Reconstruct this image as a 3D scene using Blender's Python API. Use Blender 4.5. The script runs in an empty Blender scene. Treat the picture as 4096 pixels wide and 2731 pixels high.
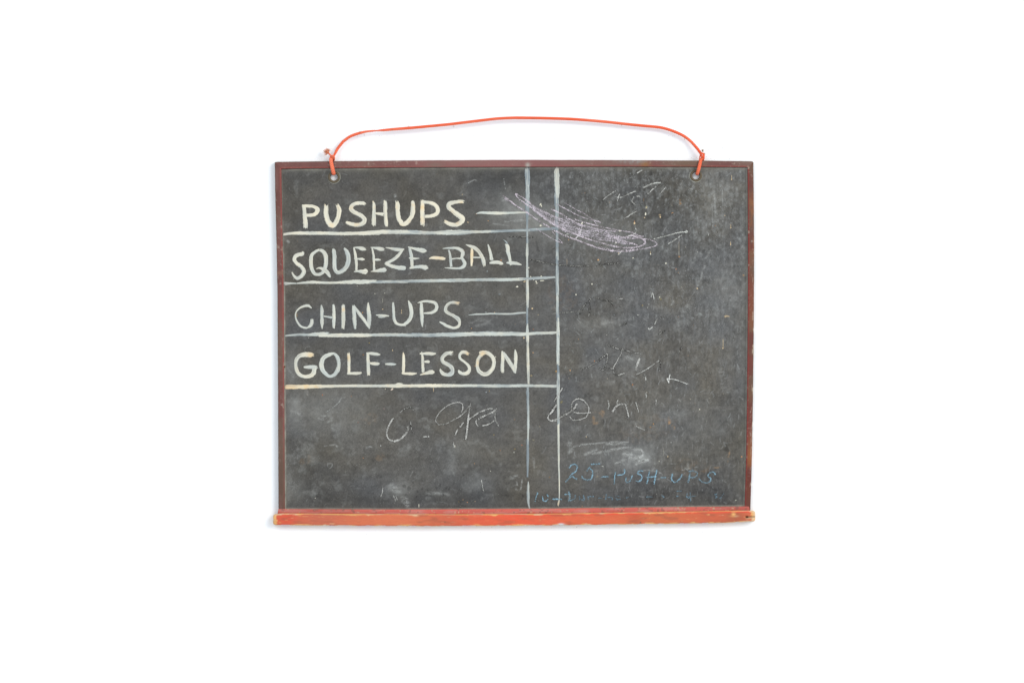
import bpy, math
import numpy as np

# ------------------------------------------------------------------ scale
S = 0.00032            # metres per photograph pixel, in the plane of the board's face
FACE = 0.005           # height of the slate face above the white backdrop
LENS, SENSOR = 85.0, 36.0
DIST = 4096 * S * LENS / SENSOR
scene = bpy.context.scene

# ------------------------------------------------------------------ camera
cam_data = bpy.data.cameras.new('camera')
cam_data.lens = LENS
cam_data.sensor_width = SENSOR
cam_data.clip_start = 0.05
cam_data.clip_end = 50
cam = bpy.data.objects.new('camera', cam_data)
cam.location = (0, 0, FACE + DIST)
scene.collection.objects.link(cam)
scene.camera = cam

# ------------------------------------------------------------------ light
world = bpy.data.worlds.new('World')
scene.world = world
world.use_nodes = True
bg = world.node_tree.nodes['Background']
bg.inputs['Color'].default_value = (0.83, 0.915, 1.0, 1)
bg.inputs['Strength'].default_value = 0.87


def area(name, loc, target, size, power, col):
    d = bpy.data.lights.new(name, 'AREA')
    d.shape = 'SQUARE'
    d.size = size
    d.energy = power
    d.color = col
    o = bpy.data.objects.new(name, d)
    o.location = loc
    v = [t - l for t, l in zip(target, loc)]
    from mathutils import Vector
    o.rotation_euler = Vector(v).to_track_quat('-Z', 'Y').to_euler()
    scene.collection.objects.link(o)


area('softbox', (5.4, 2.8, 6.3), (0, 0, 0), 4.4, 480, (1.0, 0.97, 0.93))
area('fill_softbox', (-3.0, 4.0, 7.5), (0, 0, 0), 3.5, 140, (0.98, 0.99, 1.0))
scene.view_settings.view_transform = 'Standard'
scene.view_settings.look = 'None'
scene.view_settings.exposure = 0
scene.view_settings.gamma = 1

# ------------------------------------------------------------------ helpers
rng = np.random.default_rng(7)


def lin(c):
    c = np.asarray(c, float) / 255.0
    return np.where(c <= 0.04045, c / 12.92, ((c + 0.055) / 1.055) ** 2.4)


def W(px, py, z):
    """photograph pixel at a height -> metres"""
    k = (DIST - (np.asarray(z, float) - FACE)) / DIST
    x = (np.asarray(px, float) - 2048) * S * k
    y = (1365.5 - np.asarray(py, float)) * S * k
    return np.stack(np.broadcast_arrays(x, y, z), -1)


_tab = np.random.default_rng(11).random((64, 256, 256)).astype(np.float32)


def vn(x, y, cx, cy, seed=0):
    """value noise 0..1 at points, cell size cx, cy"""
    t = _tab[seed % 64]
    fx, fy = x / cx, y / cy
    ix, iy = np.floor(fx).astype(int), np.floor(fy).astype(int)
    fx, fy = fx - ix, fy - iy
    fx, fy = fx * fx * (3 - 2 * fx), fy * fy * (3 - 2 * fy)
    ix0, iy0, ix1, iy1 = ix & 255, iy & 255, (ix + 1) & 255, (iy + 1) & 255
    return (t[iy0, ix0] * (1 - fx) + t[iy0, ix1] * fx) * (1 - fy) + (t[iy1, ix0] * (1 - fx) + t[iy1, ix1] * fx) * fy


def fbm(x, y, cx, cy, n=4, seed=0, gain=0.5):
    s = a = 0.0
    w = 1.0
    for i in range(n):
        s = s + w * vn(x + 37 * i, y + 91 * i, cx / 2 ** i, cy / 2 ** i, seed + i)
        a += w
        w *= gain
    return s / a


def sm(a, b, x):
    t = np.clip((x - a) / (b - a), 0, 1)
    return t * t * (3 - 2 * t)


def mixc(c, d, t):
    return c * (1 - t[..., None]) + np.asarray(d) * t[..., None]


def mesh_obj(name, V, F, mat, parent=None, col=None, smooth=True, uv=None):
    """V (n,3); F (m,k) array or list of polygons; col (n,3) linear colour per vertex"""
    me = bpy.data.meshes.new(name)
    V = np.asarray(V, np.float32).reshape(-1, 3)
    if isinstance(F, np.ndarray):
        m, k = F.shape
        me.vertices.add(len(V))
        me.vertices.foreach_set('co', V.ravel())
        me.loops.add(m * k)
        me.loops.foreach_set('vertex_index', F.astype(np.int32).ravel())
        me.polygons.add(m)
        me.polygons.foreach_set('loop_start', np.arange(0, m * k, k, dtype=np.int32))
        try:
            me.polygons.foreach_set('loop_total', np.full(m, k, np.int32))
        except Exception:
            pass
        me.update(calc_edges=True)
    else:
        me.from_pydata(V.tolist(), [], F)
    if smooth:
        me.polygons.foreach_set('use_smooth', np.ones(len(me.polygons), bool))
    if col is not None:
        at = me.color_attributes.new('pigment', 'FLOAT_COLOR', 'POINT')
        c = np.ones((len(V), 4), np.float32)
        c[:, :3] = col.reshape(-1, 3)
        at.data.foreach_set('color', c.ravel())
    me.materials.append(mat)
    o = bpy.data.objects.new(name, me)
    scene.collection.objects.link(o)
    if parent is not None:
        o.parent = parent
    return o


def grid_faces(nu, nv, keep=None, flip=False):
    i, j = np.meshgrid(np.arange(nu - 1), np.arange(nv - 1), indexing='ij')
    a = (i * nv + j).ravel()
    f = np.stack([a, a + nv, a + nv + 1, a + 1], 1)
    if flip:
        f = f[:, ::-1]
    if keep is not None:
        f = f[keep.ravel()]
    return np.ascontiguousarray(f)


GAIN = 0.86


def material(name, grain=0.12, gscale=2500, rough=0.75, bump=0.15, spec=0.3, metallic=0.0, fiber=None, flat=None):
    """pigment colour times fine procedural grain, with fine relief"""
    m = bpy.data.materials.new(name)
    m.use_nodes = True
    nt = m.node_tree
    n, l = nt.nodes, nt.links
    b = n['Principled BSDF']
    b.inputs['Roughness'].default_value = rough
    b.inputs['Metallic'].default_value = metallic
    b.inputs['Specular IOR Level'].default_value = spec
    if flat is None:
        c = n.new('ShaderNodeVertexColor')
        c.layer_name = 'pigment'
        csock = c.outputs['Color']
    else:
        c = n.new('ShaderNodeRGB')
        c.outputs[0].default_value = (*flat, 1)
        csock = c.outputs[0]
    tc = n.new('ShaderNodeTexCoord')
    mp = n.new('ShaderNodeMapping')
    l.new(tc.outputs['Object'], mp.inputs['Vector'])
    if fiber:
        mp.inputs['Scale'].default_value = fiber
    no = n.new('ShaderNodeTexNoise')
    no.inputs['Scale'].default_value = gscale
    no.inputs['Detail'].default_value = 3
    no.inputs['Roughness'].default_value = 0.65
    l.new(mp.outputs['Vector'], no.inputs['Vector'])
    mr = n.new('ShaderNodeMapRange')
    mr.inputs['From Min'].default_value = 0.25
    mr.inputs['From Max'].default_value = 0.75
    mr.inputs['To Min'].default_value = (1 - grain) * GAIN
    mr.inputs['To Max'].default_value = (1 + grain) * GAIN
    l.new(no.outputs['Fac'], mr.inputs['Value'])
    mx = n.new('ShaderNodeVectorMath')
    mx.operation = 'SCALE'
    l.new(csock, mx.inputs[0])
    l.new(mr.outputs['Result'], mx.inputs['Scale'])
    l.new(mx.outputs['Vector'], b.inputs['Base Color'])
    if bump:
        bp = n.new('ShaderNodeBump')
        bp.inputs['Strength'].default_value = bump
        bp.inputs['Distance'].default_value = 0.0004
        l.new(no.outputs['Fac'], bp.inputs['Height'])
        l.new(bp.outputs['Normal'], b.inputs['Normal'])
    return m


MAT_SLATE = material('matt_slate_paint', grain=0.20, gscale=1100, rough=0.85, bump=0.25, spec=0.25)
MAT_BACK = material('board_back', grain=0.1, gscale=600, flat=tuple(lin((120, 100, 80))))
MAT_PAINT = material('brushed_paint', grain=0.05, gscale=1500, rough=0.6, bump=0.2, spec=0.3)
MAT_CHALK = material('chalk_dust', grain=0.18, gscale=2000, rough=0.95, bump=0.0, spec=0.1)
MAT_RAIL = material('weathered_maroon_paint', grain=0.15, gscale=1600, rough=0.6, bump=0.2, spec=0.3)
MAT_TRAY = material('worn_orange_wood', grain=0.10, gscale=1500, rough=0.65, bump=0.25, spec=0.3, fiber=(0.12, 1, 1))
MAT_BRASS = material('aged_brass', grain=0.2, gscale=1500, rough=0.5, bump=0.1, spec=0.4, metallic=0.3, flat=tuple(lin((96, 84, 64))))
MAT_CORD = material('orange_braided_cotton', grain=0.14, gscale=2500, rough=0.9, bump=0.3, spec=0.15)
MAT_FIBRE = material('loose_fibre', grain=0.2, gscale=2500, rough=0.95, bump=0, spec=0.1)


def catmull(P, step=3.0):
    P = np.asarray(P, float)
    if len(P) == 2:
        n = max(3, int(np.hypot(*(P[1, :2] - P[0, :2])) / step))
        t = np.linspace(0, 1, n)[:, None]
        return P[0] * (1 - t) + P[1] * t
    Q = np.vstack([2 * P[0] - P[1], P, 2 * P[-1] - P[-2]])
    out = []
    for i in range(1, len(Q) - 2):
        p0, p1, p2, p3 = Q[i - 1], Q[i], Q[i + 1], Q[i + 2]
        d = np.hypot(*(p2[:2] - p1[:2]))
        t = np.linspace(0, 1, max(6, int(d * 1.5)), endpoint=False)[:, None]
        # centripetal-ish: plain Catmull-Rom with tangents limited by the span
        m1 = (p2 - p0) * 0.5
        m2 = (p3 - p1) * 0.5
        for m in (m1, m2):
            L = np.hypot(m[0], m[1])
            if L > d * 1.2:
                m *= d * 1.2 / L
        h1, h2 = 2 * t ** 3 - 3 * t ** 2 + 1, t ** 3 - 2 * t ** 2 + t
        h3, h4 = -2 * t ** 3 + 3 * t ** 2, t ** 3 - t ** 2
        out.append(h1 * p1 + h2 * m1 + h3 * p2 + h4 * m2)
    out.append(Q[-2][None])
    C = np.vstack(out)
    s = np.r_[0, np.cumsum(np.hypot(np.diff(C[:, 0]), np.diff(C[:, 1])))]
    n = max(3, int(s[-1] / step) + 1)
    t = np.linspace(0, s[-1], n)
    return np.stack([np.interp(t, s, C[:, k]) for k in range(C.shape[1])], 1)


# windows of the photograph in which the outlines were measured: x0, y0, scale
ZM = dict(A=(1080, 760, 3.7339), B=(1600, 760, 3.5636), C=(1080, 1160, 3.7339), D=(1600, 1160, 3.5636),
          F=(1080, 1540, 2.6133), G=(1640, 1540, 2.6133), K=(2200, 1740, 2.8), R=(2200, 1340, 2.8),
          M=(2200, 1000, 2.8), T=(2180, 640, 2.7349), H=(1940, 720, 3.1784), U=(1060, 420, 2.2615),
          V=(2000, 420, 2.2615), L=(1280, 560, 7.84), E=(2720, 560, 7.84), N=(0, 0, 1.0))


def parse(s, width=None):
    """'A 505 235 55 512 300 55 ...' -> native x, y, w; with width given the triples are pairs"""
    out, z = [], None
    tok = s.split()
    i = 0
    k = 2 if width is not None else 3
    while i < len(tok):
        if tok[i].isalpha():
            z = ZM[tok[i]]
            i += 1
            continue
        v = [float(t) for t in tok[i:i + k]]
        i += k
        w = width if width is not None else v[2] / z[2]
        out.append((z[0] + v[0] / z[2], z[1] + v[1] / z[2], w))
    return np.array(out)


# ------------------------------------------------------------------ backdrop
def build_backdrop():
    n = 41
    x, y = np.meshgrid(np.linspace(-5, 5, n), np.linspace(-5, 5, n), indexing='ij')
    m = material('white_paper', grain=0.01, gscale=300, rough=0.95, bump=0.05, spec=0.05, flat=(0.90 / GAIN,) * 3)
    o = mesh_obj('white_backdrop', np.stack([x, y, 0 * x], -1), grid_faces(n, n), m)
    o['kind'] = 'structure'


build_backdrop()

board = bpy.data.objects.new('chalkboard', None)
board.empty_display_size = 0.1
scene.collection.objects.link(board)
board['label'] = 'old black hanging chalkboard painted with exercise names, maroon frame, orange ledge and orange cord'
board['category'] = 'chalkboard'

# outlines of the frame (photograph pixels)
TOP_O = [(1099, 651), (1102, 648.6), (1113, 647.6), (1250, 646), (1600, 642.5), (2000, 640.2), (2100, 640), (2500, 641), (2800, 642.8), (3006, 645.3), (3011, 646.5), (3013.7, 650)]
TOP_I = [(1125.5, 675.8), (1250, 674), (1600, 670.5), (2000, 668.5), (2500, 666.8), (2800, 668), (2990, 669.6)]
LEF_O = [(1099, 651), (1100.5, 760), (1106, 980), (1109.7, 1170), (1111, 1400), (1112, 1580), (1112.8, 1800), (1114, 2036)]
LEF_I = [(1125.5, 675.8), (1126.3, 760), (1130.5, 980), (1135, 1170), (1136.3, 1400), (1137.3, 1580), (1138.5, 1800), (1140, 2036)]
RIG_O = [(3013.7, 650), (3015, 760), (3017, 1000), (3016, 1200), (3014.6, 1400), (3012, 1600), (3009, 1780), (3006, 1900), (3001.5, 2042)]
RIG_I = [(2990, 669.6), (2991, 760), (2992, 1000), (2991.5, 1200), (2990, 1400), (2988, 1600), (2985.5, 1780), (2982, 1920), (2978, 2042)]
BOT_T = [(1113.5, 2034.5), (1116, 2034), (1400, 2035.5), (1700, 2036), (2200, 2032.5), (2600, 2027.5), (2992, 2023.5), (2996.5, 2025.5)]
BOT_B = [(1110, 2055), (1400, 2056), (1800, 2056), (2200, 2054), (2600, 2049), (3000, 2042)]
TRY_T = [(1092.5, 2060), (1110, 2054), (1130, 2052), (1400, 2054), (1800, 2055.5), (2200, 2053), (2600, 2047), (2990, 2040.5), (3015, 2042)]
TRY_B = [(1092.5, 2096), (1130, 2099.5), (1400, 2101.5), (1700, 2103.3), (2200, 2100.7), (2600, 2095.5), (2900, 2090), (3015, 2084)]


def along(P, n):
    P = np.asarray(P, float)
    s = np.r_[0, np.cumsum(np.hypot(*np.diff(P, axis=0).T))]
    t = np.linspace(0, s[-1], n)
    return np.stack([np.interp(t, s, P[:, 0]), np.interp(t, s, P[:, 1])], 1)


# ------------------------------------------------------------------ slate panel
HOLES = [(1336.0, 708.5), (2784.0, 703.0)]
X0, X1, Y0, Y1, STEP = 1119, 2997, 660, 2038, 2.0
gx = np.arange(X0, X1 + 0.1, STEP)
gy = np.arange(Y0, Y1 + 0.1, STEP)
GX, GY = np.meshgrid(gx, gy, indexing='ij')


class Layer:
    def __init__(self):
        self.a = np.zeros(GX.shape)

    def win(self, x0, x1, y0, y1):
        i0, i1 = max(0, int((x0 - X0) / STEP)), min(len(gx), int((x1 - X0) / STEP) + 2)
        j0, j1 = max(0, int((y0 - Y0) / STEP)), min(len(gy), int((y1 - Y0) / STEP) + 2)
        return slice(i0, max(i0, i1)), slice(j0, max(j0, j1))

    def stroke(self, P, amp, soft=0.6):
        P = catmull(P, 6)
        for p, q in zip(P[:-1], P[1:]):
            r = max(p[2], q[2]) / 2 * (1 + soft) + 2
            w = self.win(min(p[0], q[0]) - r, max(p[0], q[0]) + r, min(p[1], q[1]) - r, max(p[1], q[1]) + r)
            X, Y = GX[w], GY[w]
            if X.size == 0:
                continue
            d = q[:2] - p[:2]
            t = np.clip(((X - p[0]) * d[0] + (Y - p[1]) * d[1]) / (d @ d + 1e-9), 0, 1)
            D = np.hypot(X - p[0] - t * d[0], Y - p[1] - t * d[1])
            R = (p[2] * (1 - t) + q[2] * t) / 2
            v = amp * (1 - sm(R * (1 - soft), R * (1 + soft), D))
            self.a[w] = np.maximum(self.a[w], v)

    def spot(self, x, y, rx, ry, fill, rim, ang=0.0, wob=0.0):
        r = max(rx, ry) * 1.5 + 3
        w = self.win(x - r, x + r, y - r, y + r)
        X, Y = GX[w] - x, GY[w] - y
        if X.size == 0:
            return
        c, s = math.cos(ang), math.sin(ang)
        u, v = (X * c + Y * s) / rx, (-X * s + Y * c) / ry
        if wob:
            u = u + wob * (vn(GX[w], GY[w], rx, rx, 5) - 0.5)
            v = v + wob * (vn(GX[w], GY[w], rx, rx, 6) - 0.5)
        D = np.hypot(u, v)
        k = 3.0 / min(rx, ry)
        val = fill * (1 - sm(0.75, 1.1, D)) + rim * np.exp(-((D - 1) / max(0.16, k * 0.5)) ** 2)
        self.a[w] += val

    def gauss(self, x, y, rx, ry, amp):
        w = self.win(x - 2.6 * rx, x + 2.6 * rx, y - 2.6 * ry, y + 2.6 * ry)
        self.a[w] += amp * np.exp(-((GX[w] - x) / rx) ** 2 - ((GY[w] - y) / ry) ** 2)


def build_slate():
    X, Y = GX, GY
    wx = X + 30 * (fbm(X, Y, 120, 120, 3, 20) - 0.5)
    wy = Y + 30 * (fbm(X, Y, 120, 120, 3, 24) - 0.5)
    # overall tone of the old paint (1 = mean)
    tone = 1 + 0.55 * (fbm(wx, wy, 260, 200, 4, 0) - 0.5) + 0.42 * (fbm(wx, wy, 46, 34, 4, 5) - 0.5)
    tone += 0.20 * (fbm(X, Y, 90, 12, 3, 8) - 0.5) * sm(1300, 1800, Y)
    tone += 0.22 * (fbm(X, Y, 8, 60, 3, 12) - 0.5) * sm(1900, 2500, X)
    L = Layer()
    L.gauss(1350, 740, 320, 110, -0.16)
    L.gauss(2010, 715, 130, 70, -0.22)
    L.gauss(1200, 950, 120, 200, -0.08)
    L.gauss(2500, 1250, 260, 260, 0.12)
    L.gauss(2850, 1250, 170, 330, 0.12)
    L.gauss(1700, 1750, 420, 160, 0.13)
    L.gauss(1300, 1750, 260, 160, 0.05)
    L.gauss(2300, 700, 300, 60, -0.14)
    L.gauss(2650, 820, 330, 170, -0.14)
    L.gauss(2450, 1980, 480, 60, -0.20)
    L.gauss(1560, 2000, 480, 36, -0.20)
    L.gauss(2880, 1990, 90, 60, -0.25)
    L.gauss(2180, 800, 36, 34, -0.30)
    L.gauss(2140, 860, 60, 40, -0.1)
    L.gauss(2600, 830, 240, 60, -0.08)
    L.gauss(2200, 1450, 500, 160, 0.07)
    L.gauss(2300, 1700, 320, 120, 0.05)
    L.gauss(1900, 1800, 200, 120, 0.03)
    tone = tone + L.a
    base = lin((87.5, 85, 81))
    C = base[None, None] * np.clip(tone, 0.45, 2)[..., None]
    # warm and cool drift
    t = (fbm(wx, wy, 150, 130, 3, 30) - 0.5)[..., None]
    C = C * (1 + t * np.array([0.18, 0.04, -0.24]))
    # fine fibre of the fibreboard
    fib = (fbm(X, Y, 14, 11, 3, 36) - 0.5) * 0.26 + (vn(X, Y, 5, 5, 33) - 0.5) * 0.28 + (vn(X, Y, 2.3, 2.3, 35) - 0.5) * 0.36
    C = C * (1 + fib)[..., None]

    # pale chalk haze
    z = Layer()
    z.gauss(2060, 850, 90, 70, 0.20)
    z.gauss(2170, 880, 90, 60, 0.16)
    z.gauss(2380, 930, 200, 60, 0.10)
    z.gauss(1350, 1650, 140, 110, 0.08)
    z.gauss(1180, 1650, 30, 70, 0.16)
    z.gauss(1170, 1470, 26, 60, 0.16)
    z.gauss(1260, 1640, 40, 40, 0.10)
    z.gauss(1180, 1960, 40, 40, 0.10)
    z.gauss(1600, 1960, 50, 40, 0.13)
    z.gauss(1900, 1930, 50, 30, 0.12)
    z.gauss(1860, 1790, 80, 60, 0.05)
    z.gauss(2550, 1830, 60, 40, 0.26)
    z.gauss(2480, 1820, 160, 50, 0.08)
    z.gauss(2540, 1440, 50, 30, 0.10)
    z.gauss(2750, 1700, 200, 120, 0.05)
    z.gauss(2400, 1300, 120, 30, 0.07)
    z.gauss(2860, 780, 70, 120, 0.09)
    z.gauss(2900, 1180, 70, 140, 0.08)
    z.gauss(2380, 720, 120, 60, 0.04)
    z.gauss(2240, 1100, 700, 600, 0.02)
    zz = z.a * (0.35 + 1.3 * fbm(wx, wy, 22, 26, 4, 40))
    # patchy dust in the empty lower left
    patch = sm(0.60, 0.80, fbm(wx, wy, 52, 40, 5, 44)) * sm(1500, 1600, Y) * (1 - sm(1700, 2100, X)) * 0.10
    patch = patch + sm(0.62, 0.8, fbm(wx, wy, 34, 30, 4, 46)) * 0.07
    zz = zz + patch * (0.4 + 1.2 * vn(X, Y, 5, 5, 48))
    # smears of wiped chalk, lower right, and wiped writing
    s = Layer()
    for d, w, a in (('K 240 135 350 105 480 95 620 80 760 72 880 80', 5.6, 0.30), ('K 230 60 215 110 235 150 225 190', 14, .25),
                    ('K 480 210 560 190 660 172 760 150 860 140 950 155', 7.7, 0.42), ('K 950 155 1010 165 1040 200 1020 240 960 260', 8.4, 0.38),
                    ('K 730 320 800 285 860 270 920 220 820 210', 7.0, 0.34), ('K 970 320 1010 295 1060 285 1090 280', 10, .65),
                    ('K 640 90 720 95 800 90 860 90', 12, .35), ('K 390 215 450 190 520 160', 10, .25), ('K 1170 320 1300 318 1420 322', 4, .25),
                    ('K 700 355 760 345 830 330', 5, .22), ('K 860 200 900 240 990 250 1010 300', 14, .35), ('K 1480 390 1600 365 1690 345', 4, .25),
                    ('K 1050 395 1150 390 1230 420 1260 450 1220 490 1130 510', 5, .22),
                    ('D 1000 470 1080 430 1180 425 1280 440 1200 490 1080 495', 14, .14), ('F 520 345 580 330 650 350 600 400', 14, .20),
                    ('F 650 450 670 480', 8, .25), ('F 590 280 660 230 720 180 750 130 810 135', 4, .28), ('F 680 600 700 640', 6, .25),
                    ('F 570 635 600 630 690 620', 5, .22), ('F 1010 655 1055 640', 8, .45), ('F 240 290 290 300', 16, .2), ('F 175 820 260 822', 4, .25),
                    ('F 600 820 650 820 640 860 600 865 605 830', 4, .22), ('F 1400 1180 1430 1250', 22, .28), ('F 1270 1060 1340 1110', 26, .22),
                    ('G 180 1130 300 1130 400 1140', 12, .22), ('G 1060 965 1130 955', 13, .28), ('G 1110 1000 1120 1040 1105 1085 1150 1098 1165 1050 1170 990', 5, .30),
                    ('U 1840 705 1890 678 1920 690', 5, .30), ('U 2160 670 2175 760', 4, .25), ('B 1500 450 1650 440 1850 415', 9, .22),
                    ('B 1330 480 1430 495 1560 510', 5, .25), ('A 1870 80 1880 160', 10, .25), ('A 260 760 280 780', 8, .3),
                    ('B 120 1130 150 1180 130 1200', 7, .25), ('H 200 200 260 260', 20, .18), ('M 850 130 870 180 820 200', 22, .12),
                    ('M 980 120 1010 160 960 210', 14, .14), ('M 1740 100 1800 0', 7, .28), ('M 1690 320 1710 240 1735 180', 7, .3),
                    ('M 1600 500 1640 430 1660 380', 6, .2), ('M 1480 740 1530 660 1550 600', 12, .22), ('M 1440 880 1440 820', 12, .22),
                    ('M 500 850 700 800 900 770', 12, .08), ('T 1940 320 1945 680', 4, .22), ('T 1850 350 1860 520 1870 700', 7, .2), ('T 1830 500 1835 740', 4, .14),
                    ('T 2000 270 2010 330', 14, .2), ('R 1900 400 1960 460', 26, .1), ('R 820 480 860 600', 20, .09), ('R 860 250 910 270', 14, .25),
                    ('C 250 1160 330 1250 350 1300 310 1360', 8, .15), ('G 0 960 30 900', 3, .2), ('G 1290 760 1300 860', 8, .14),
                    ('M 2080 480 2130 460 2170 490', 10, .2), ('M 1640 720 1700 740', 12, .2), ('R 690 45 730 25 765 35 720 60 685 50', 3, .45),
                    ('C 520 905 530 860 580 840 625 860', 2, .3), ('D 360 560 380 460 430 455', 2, .3), ('T 1570 300 1600 320 1620 280', 3, .35), ('T 1565 325 1600 340 1625 300', 2.5, .3)):
        s.stroke(parse(d, w), a, 0.8)
    zz = zz + 1.15 * s.a * sm(0.28, 0.72, fbm(X, Y, 16, 6, 4, 50)) * (0.4 + 1.2 * vn(X, Y, 3, 3, 56))
    C = mixc(C, lin((196, 197, 192)), np.clip(zz, 0, 0.8))

    # dried water spots, mainly upper right
    r = np.random.default_rng(5)
    p = Layer()
    n = 0
    while n < 2600:
        x, y = r.uniform(2140, 2985), r.uniform(672, 1560)
        dens = (0.10 + 0.9 * math.exp(-((y - 780) / 330) ** 2)) * (0.45 + 0.55 * (x > 2240)) * (0.4 + 0.9 * ((x - 2200) / 800) ** 2 + 0.5 * math.exp(-((y - 760) / 110) ** 2))
        if r.random() > dens:
            continue
        n += 1
        rr = r.uniform(1.8, 5.6) * (1.3 if r.random() < 0.12 else 1)
        p.spot(x, y, rr, rr * r.uniform(1.0, 2.2), r.uniform(-0.05, 0.12), r.uniform(-0.03, 0.10), r.normal(0, 0.25), 0.9)
    for _ in range(500):   # drawn-out streak marks by the right edge
        x, y = r.uniform(2500, 2988), r.uniform(900, 2000)
        p.spot(x, y, r.uniform(1.3, 2.6), r.uniform(5, 16), r.uniform(0.02, 0.14), 0, r.normal(0, 0.12), 0.5)
    for _ in range(420):   # fine scratches and scuffs of the right half
        x, y = r.uniform(2240, 2980), r.uniform(680, 2010)
        a, L_, cv = r.normal(1.3, 0.7), r.uniform(5, 24), r.normal(0, 0.3)
        q = [(x + L_ * k * math.cos(a + cv * k), y + L_ * k * math.sin(a + cv * k), r.uniform(2.0, 3.4)) for k in (0, 0.5, 1)]
        p.stroke(np.array(q), r.uniform(0.08, 0.38), 0.5)
    for _ in range(120):
        x, y = r.uniform(1150, 2240), r.uniform(680, 2010)
        a, L_, cv = r.normal(0.8, 1.2), r.uniform(6, 40), r.normal(0, 0.3)
        q = [(x + L_ * k * math.cos(a + cv * k), y + L_ * k * math.sin(a + cv * k), r.uniform(1.8, 2.6)) for k in (0, 0.5, 1)]
        p.stroke(np.array(q), r.uniform(0.05, 0.22), 0.5)
    for _ in range(160):
        x, y = r.uniform(2240, 2900), r.uniform(1700, 2000)
        p.spot(x, y, r.uniform(1.3, 2.6), r.uniform(6, 18), r.uniform(0.02, 0.10), 0, r.normal(0, 0.12), 0.5)
    pa = 1.2 * p.a * (0.4 + 1.1 * vn(X, Y, 5, 6, 51))
    C = mixc(C, lin((160, 162, 160)), np.clip(pa, 0, 0.45))
    C = C * (1 + 3.0 * np.clip(pa, -0.12, 0))[..., None]
    mot = (fbm(X, Y, 11, 17, 3, 59) - 0.5) * 0.5 * sm(2150, 2500, X)
    C = C * (1 + mot)[..., None]
    streak = sm(0.55, 0.82, fbm(X, Y, 9, 70, 4, 52)) * sm(2240, 2700, X) * (1 - sm(1300, 2000, Y) * 0.8)
    C = mixc(C, lin((154, 157, 158)), streak * 0.10)

    # dark spots, rings and rubbed patches
    d = Layer()
    for x, y, rr, a in ((1490, 1842, 6, .3), (1555, 1828, 9, .2), (1618, 1942, 8, .45), (1636, 1952, 8, .45), (1655, 1945, 5, .3), (1652, 1930, 5, .35), (1668, 1965, 6, .35),
                        (1666, 1987, 4, .3), (1622, 1978, 5, .35), (1760, 1940, 6, .35), (1745, 1950, 5, .35), (1690, 1952, 4, .3), (1688, 1955, 5, .3), (1785, 1953, 5, .4),
                        (1796, 1954, 6, .4), (1711, 1960, 4, .3), (1708, 1978, 5, .35), (1722, 1981, 4, .35), (1774, 1978, 5, .45), (1666, 1984, 4, .3), (1855, 1898, 5, .35),
                        (1867, 1912, 5, .25), (2083, 1612, 6, .3), (2018, 1910, 8, .25), (2095, 1984, 5, .35), (2090, 1980, 4, .25), (1942, 1921, 3, .35), (1358, 1931, 4, .3),
                        (1508, 1909, 4, .25), (1524, 1906, 4, .3), (1487, 1942, 3, .25), (1188, 1815, 12, .16), (2135, 1566, 6, .3), (2510, 1580, 9, .28), (2342, 1583, 7, .3),
                        (2365, 1581, 7, .28), (2355, 1574, 4, .3), (2794, 1100, 9, .25), (2817, 1126, 8, .3), (2925, 1018, 10, .2), (2186, 1977, 5, .4), (2905, 1795, 12, .4),
                        (2510, 1830, 5, .35), (2640, 860, 26, .10), (2170, 935, 6, .2), (2366, 1543, 4, .2), (2388, 1532, 4, .2)):
        d.spot(x, y, rr, rr * 1.05, a * 1.1, 0, 0, 0.6)
    for x, y, rx, ry in ((2598, 1986, 14, 13), (2647, 1985, 13, 14), (2697, 1978, 9, 14), (2672, 1975, 5, 8), (2590, 1966, 6, 6), (2618, 1984, 5, 9)):
        d.spot(x, y, rx, ry, 0.05, 0.38, 0, 0.2)
    for q, w, a in (('K 1760 560 1810 590 1870 620', 9, .4), ('R 900 540 940 630 960 700', 8, .3), ('R 1060 440 1080 500', 5, .25), ('K 1960 150 1980 110', 14, .3),
                    ('M 0 1095 700 1050 1100 1110', 2, .15), ('R 0 190 500 205 900 180', 2, .15), ('M 1120 350 1400 340 1690 328', 2, .3), ('R 1700 790 2200 780', 3, .22),
                    ('M 1600 178 2180 185', 3, .18), ('R 1880 525 2190 545', 2, .2), ('B 1940 740 1960 860', 7, .35), ('H 650 780 685 900', 5, .4), ('F 835 798 900 875', 4, .35),
                    ('G 1290 100 1325 60', 6, .35), ('T 450 285 700 290', 2, .15), ('D 1730 1330 1760 1400', 7, .2), ('B 1740 1350 1780 1440', 7, .35), ('C 1210 1290 1215 1390', 6, .2),
                    ('M 920 690 970 740 1000 730', 8, .2), ('C 250 550 420 590', 2, .2), ('M 810 310 850 250', 7, .3)):
        d.stroke(parse(q, w), a, 0.7)
    C = C * (1 - np.clip(d.a, 0, 0.8) * 0.75)[..., None]
    # rust and tan
    t = Layer()
    for x, y, rx, ry, a, g in ((2392, 1664, 22, 30, .30, .5), (2679, 1686, 10, 22, .50, -.3), (2694, 1714, 8, 9, .3, 0), (2915, 1825, 4, 28, .3, .2), (2880, 1870, 26, 4, .25, 0),
                               (2780, 1612, 5, 5, .1, 0), (1520, 1830, 22, 26, .10, 0), (2775, 1880, 60, 30, .10, 0), (2240, 1180, 60, 80, .05, 0), (2965, 1826, 4, 4, .6, 0), (2740, 1860, 60, 30, .05, 0),
                               (2600, 1720, 120, 60, .04, 0), (1480, 1670, 30, 26, .07, 0), (1218, 1840, 30, 30, .10, 0), (2720, 814, 6, 8, .35, 0)):
        t.spot(x, y, rx, ry, a, 0, g, 0.8)
    C = mixc(C, lin((168, 134, 96)), np.clip(t.a * 1.5 * sm(0.35, 0.75, fbm(X, Y, 12, 12, 4, 54)), 0, 0.7))

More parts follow.
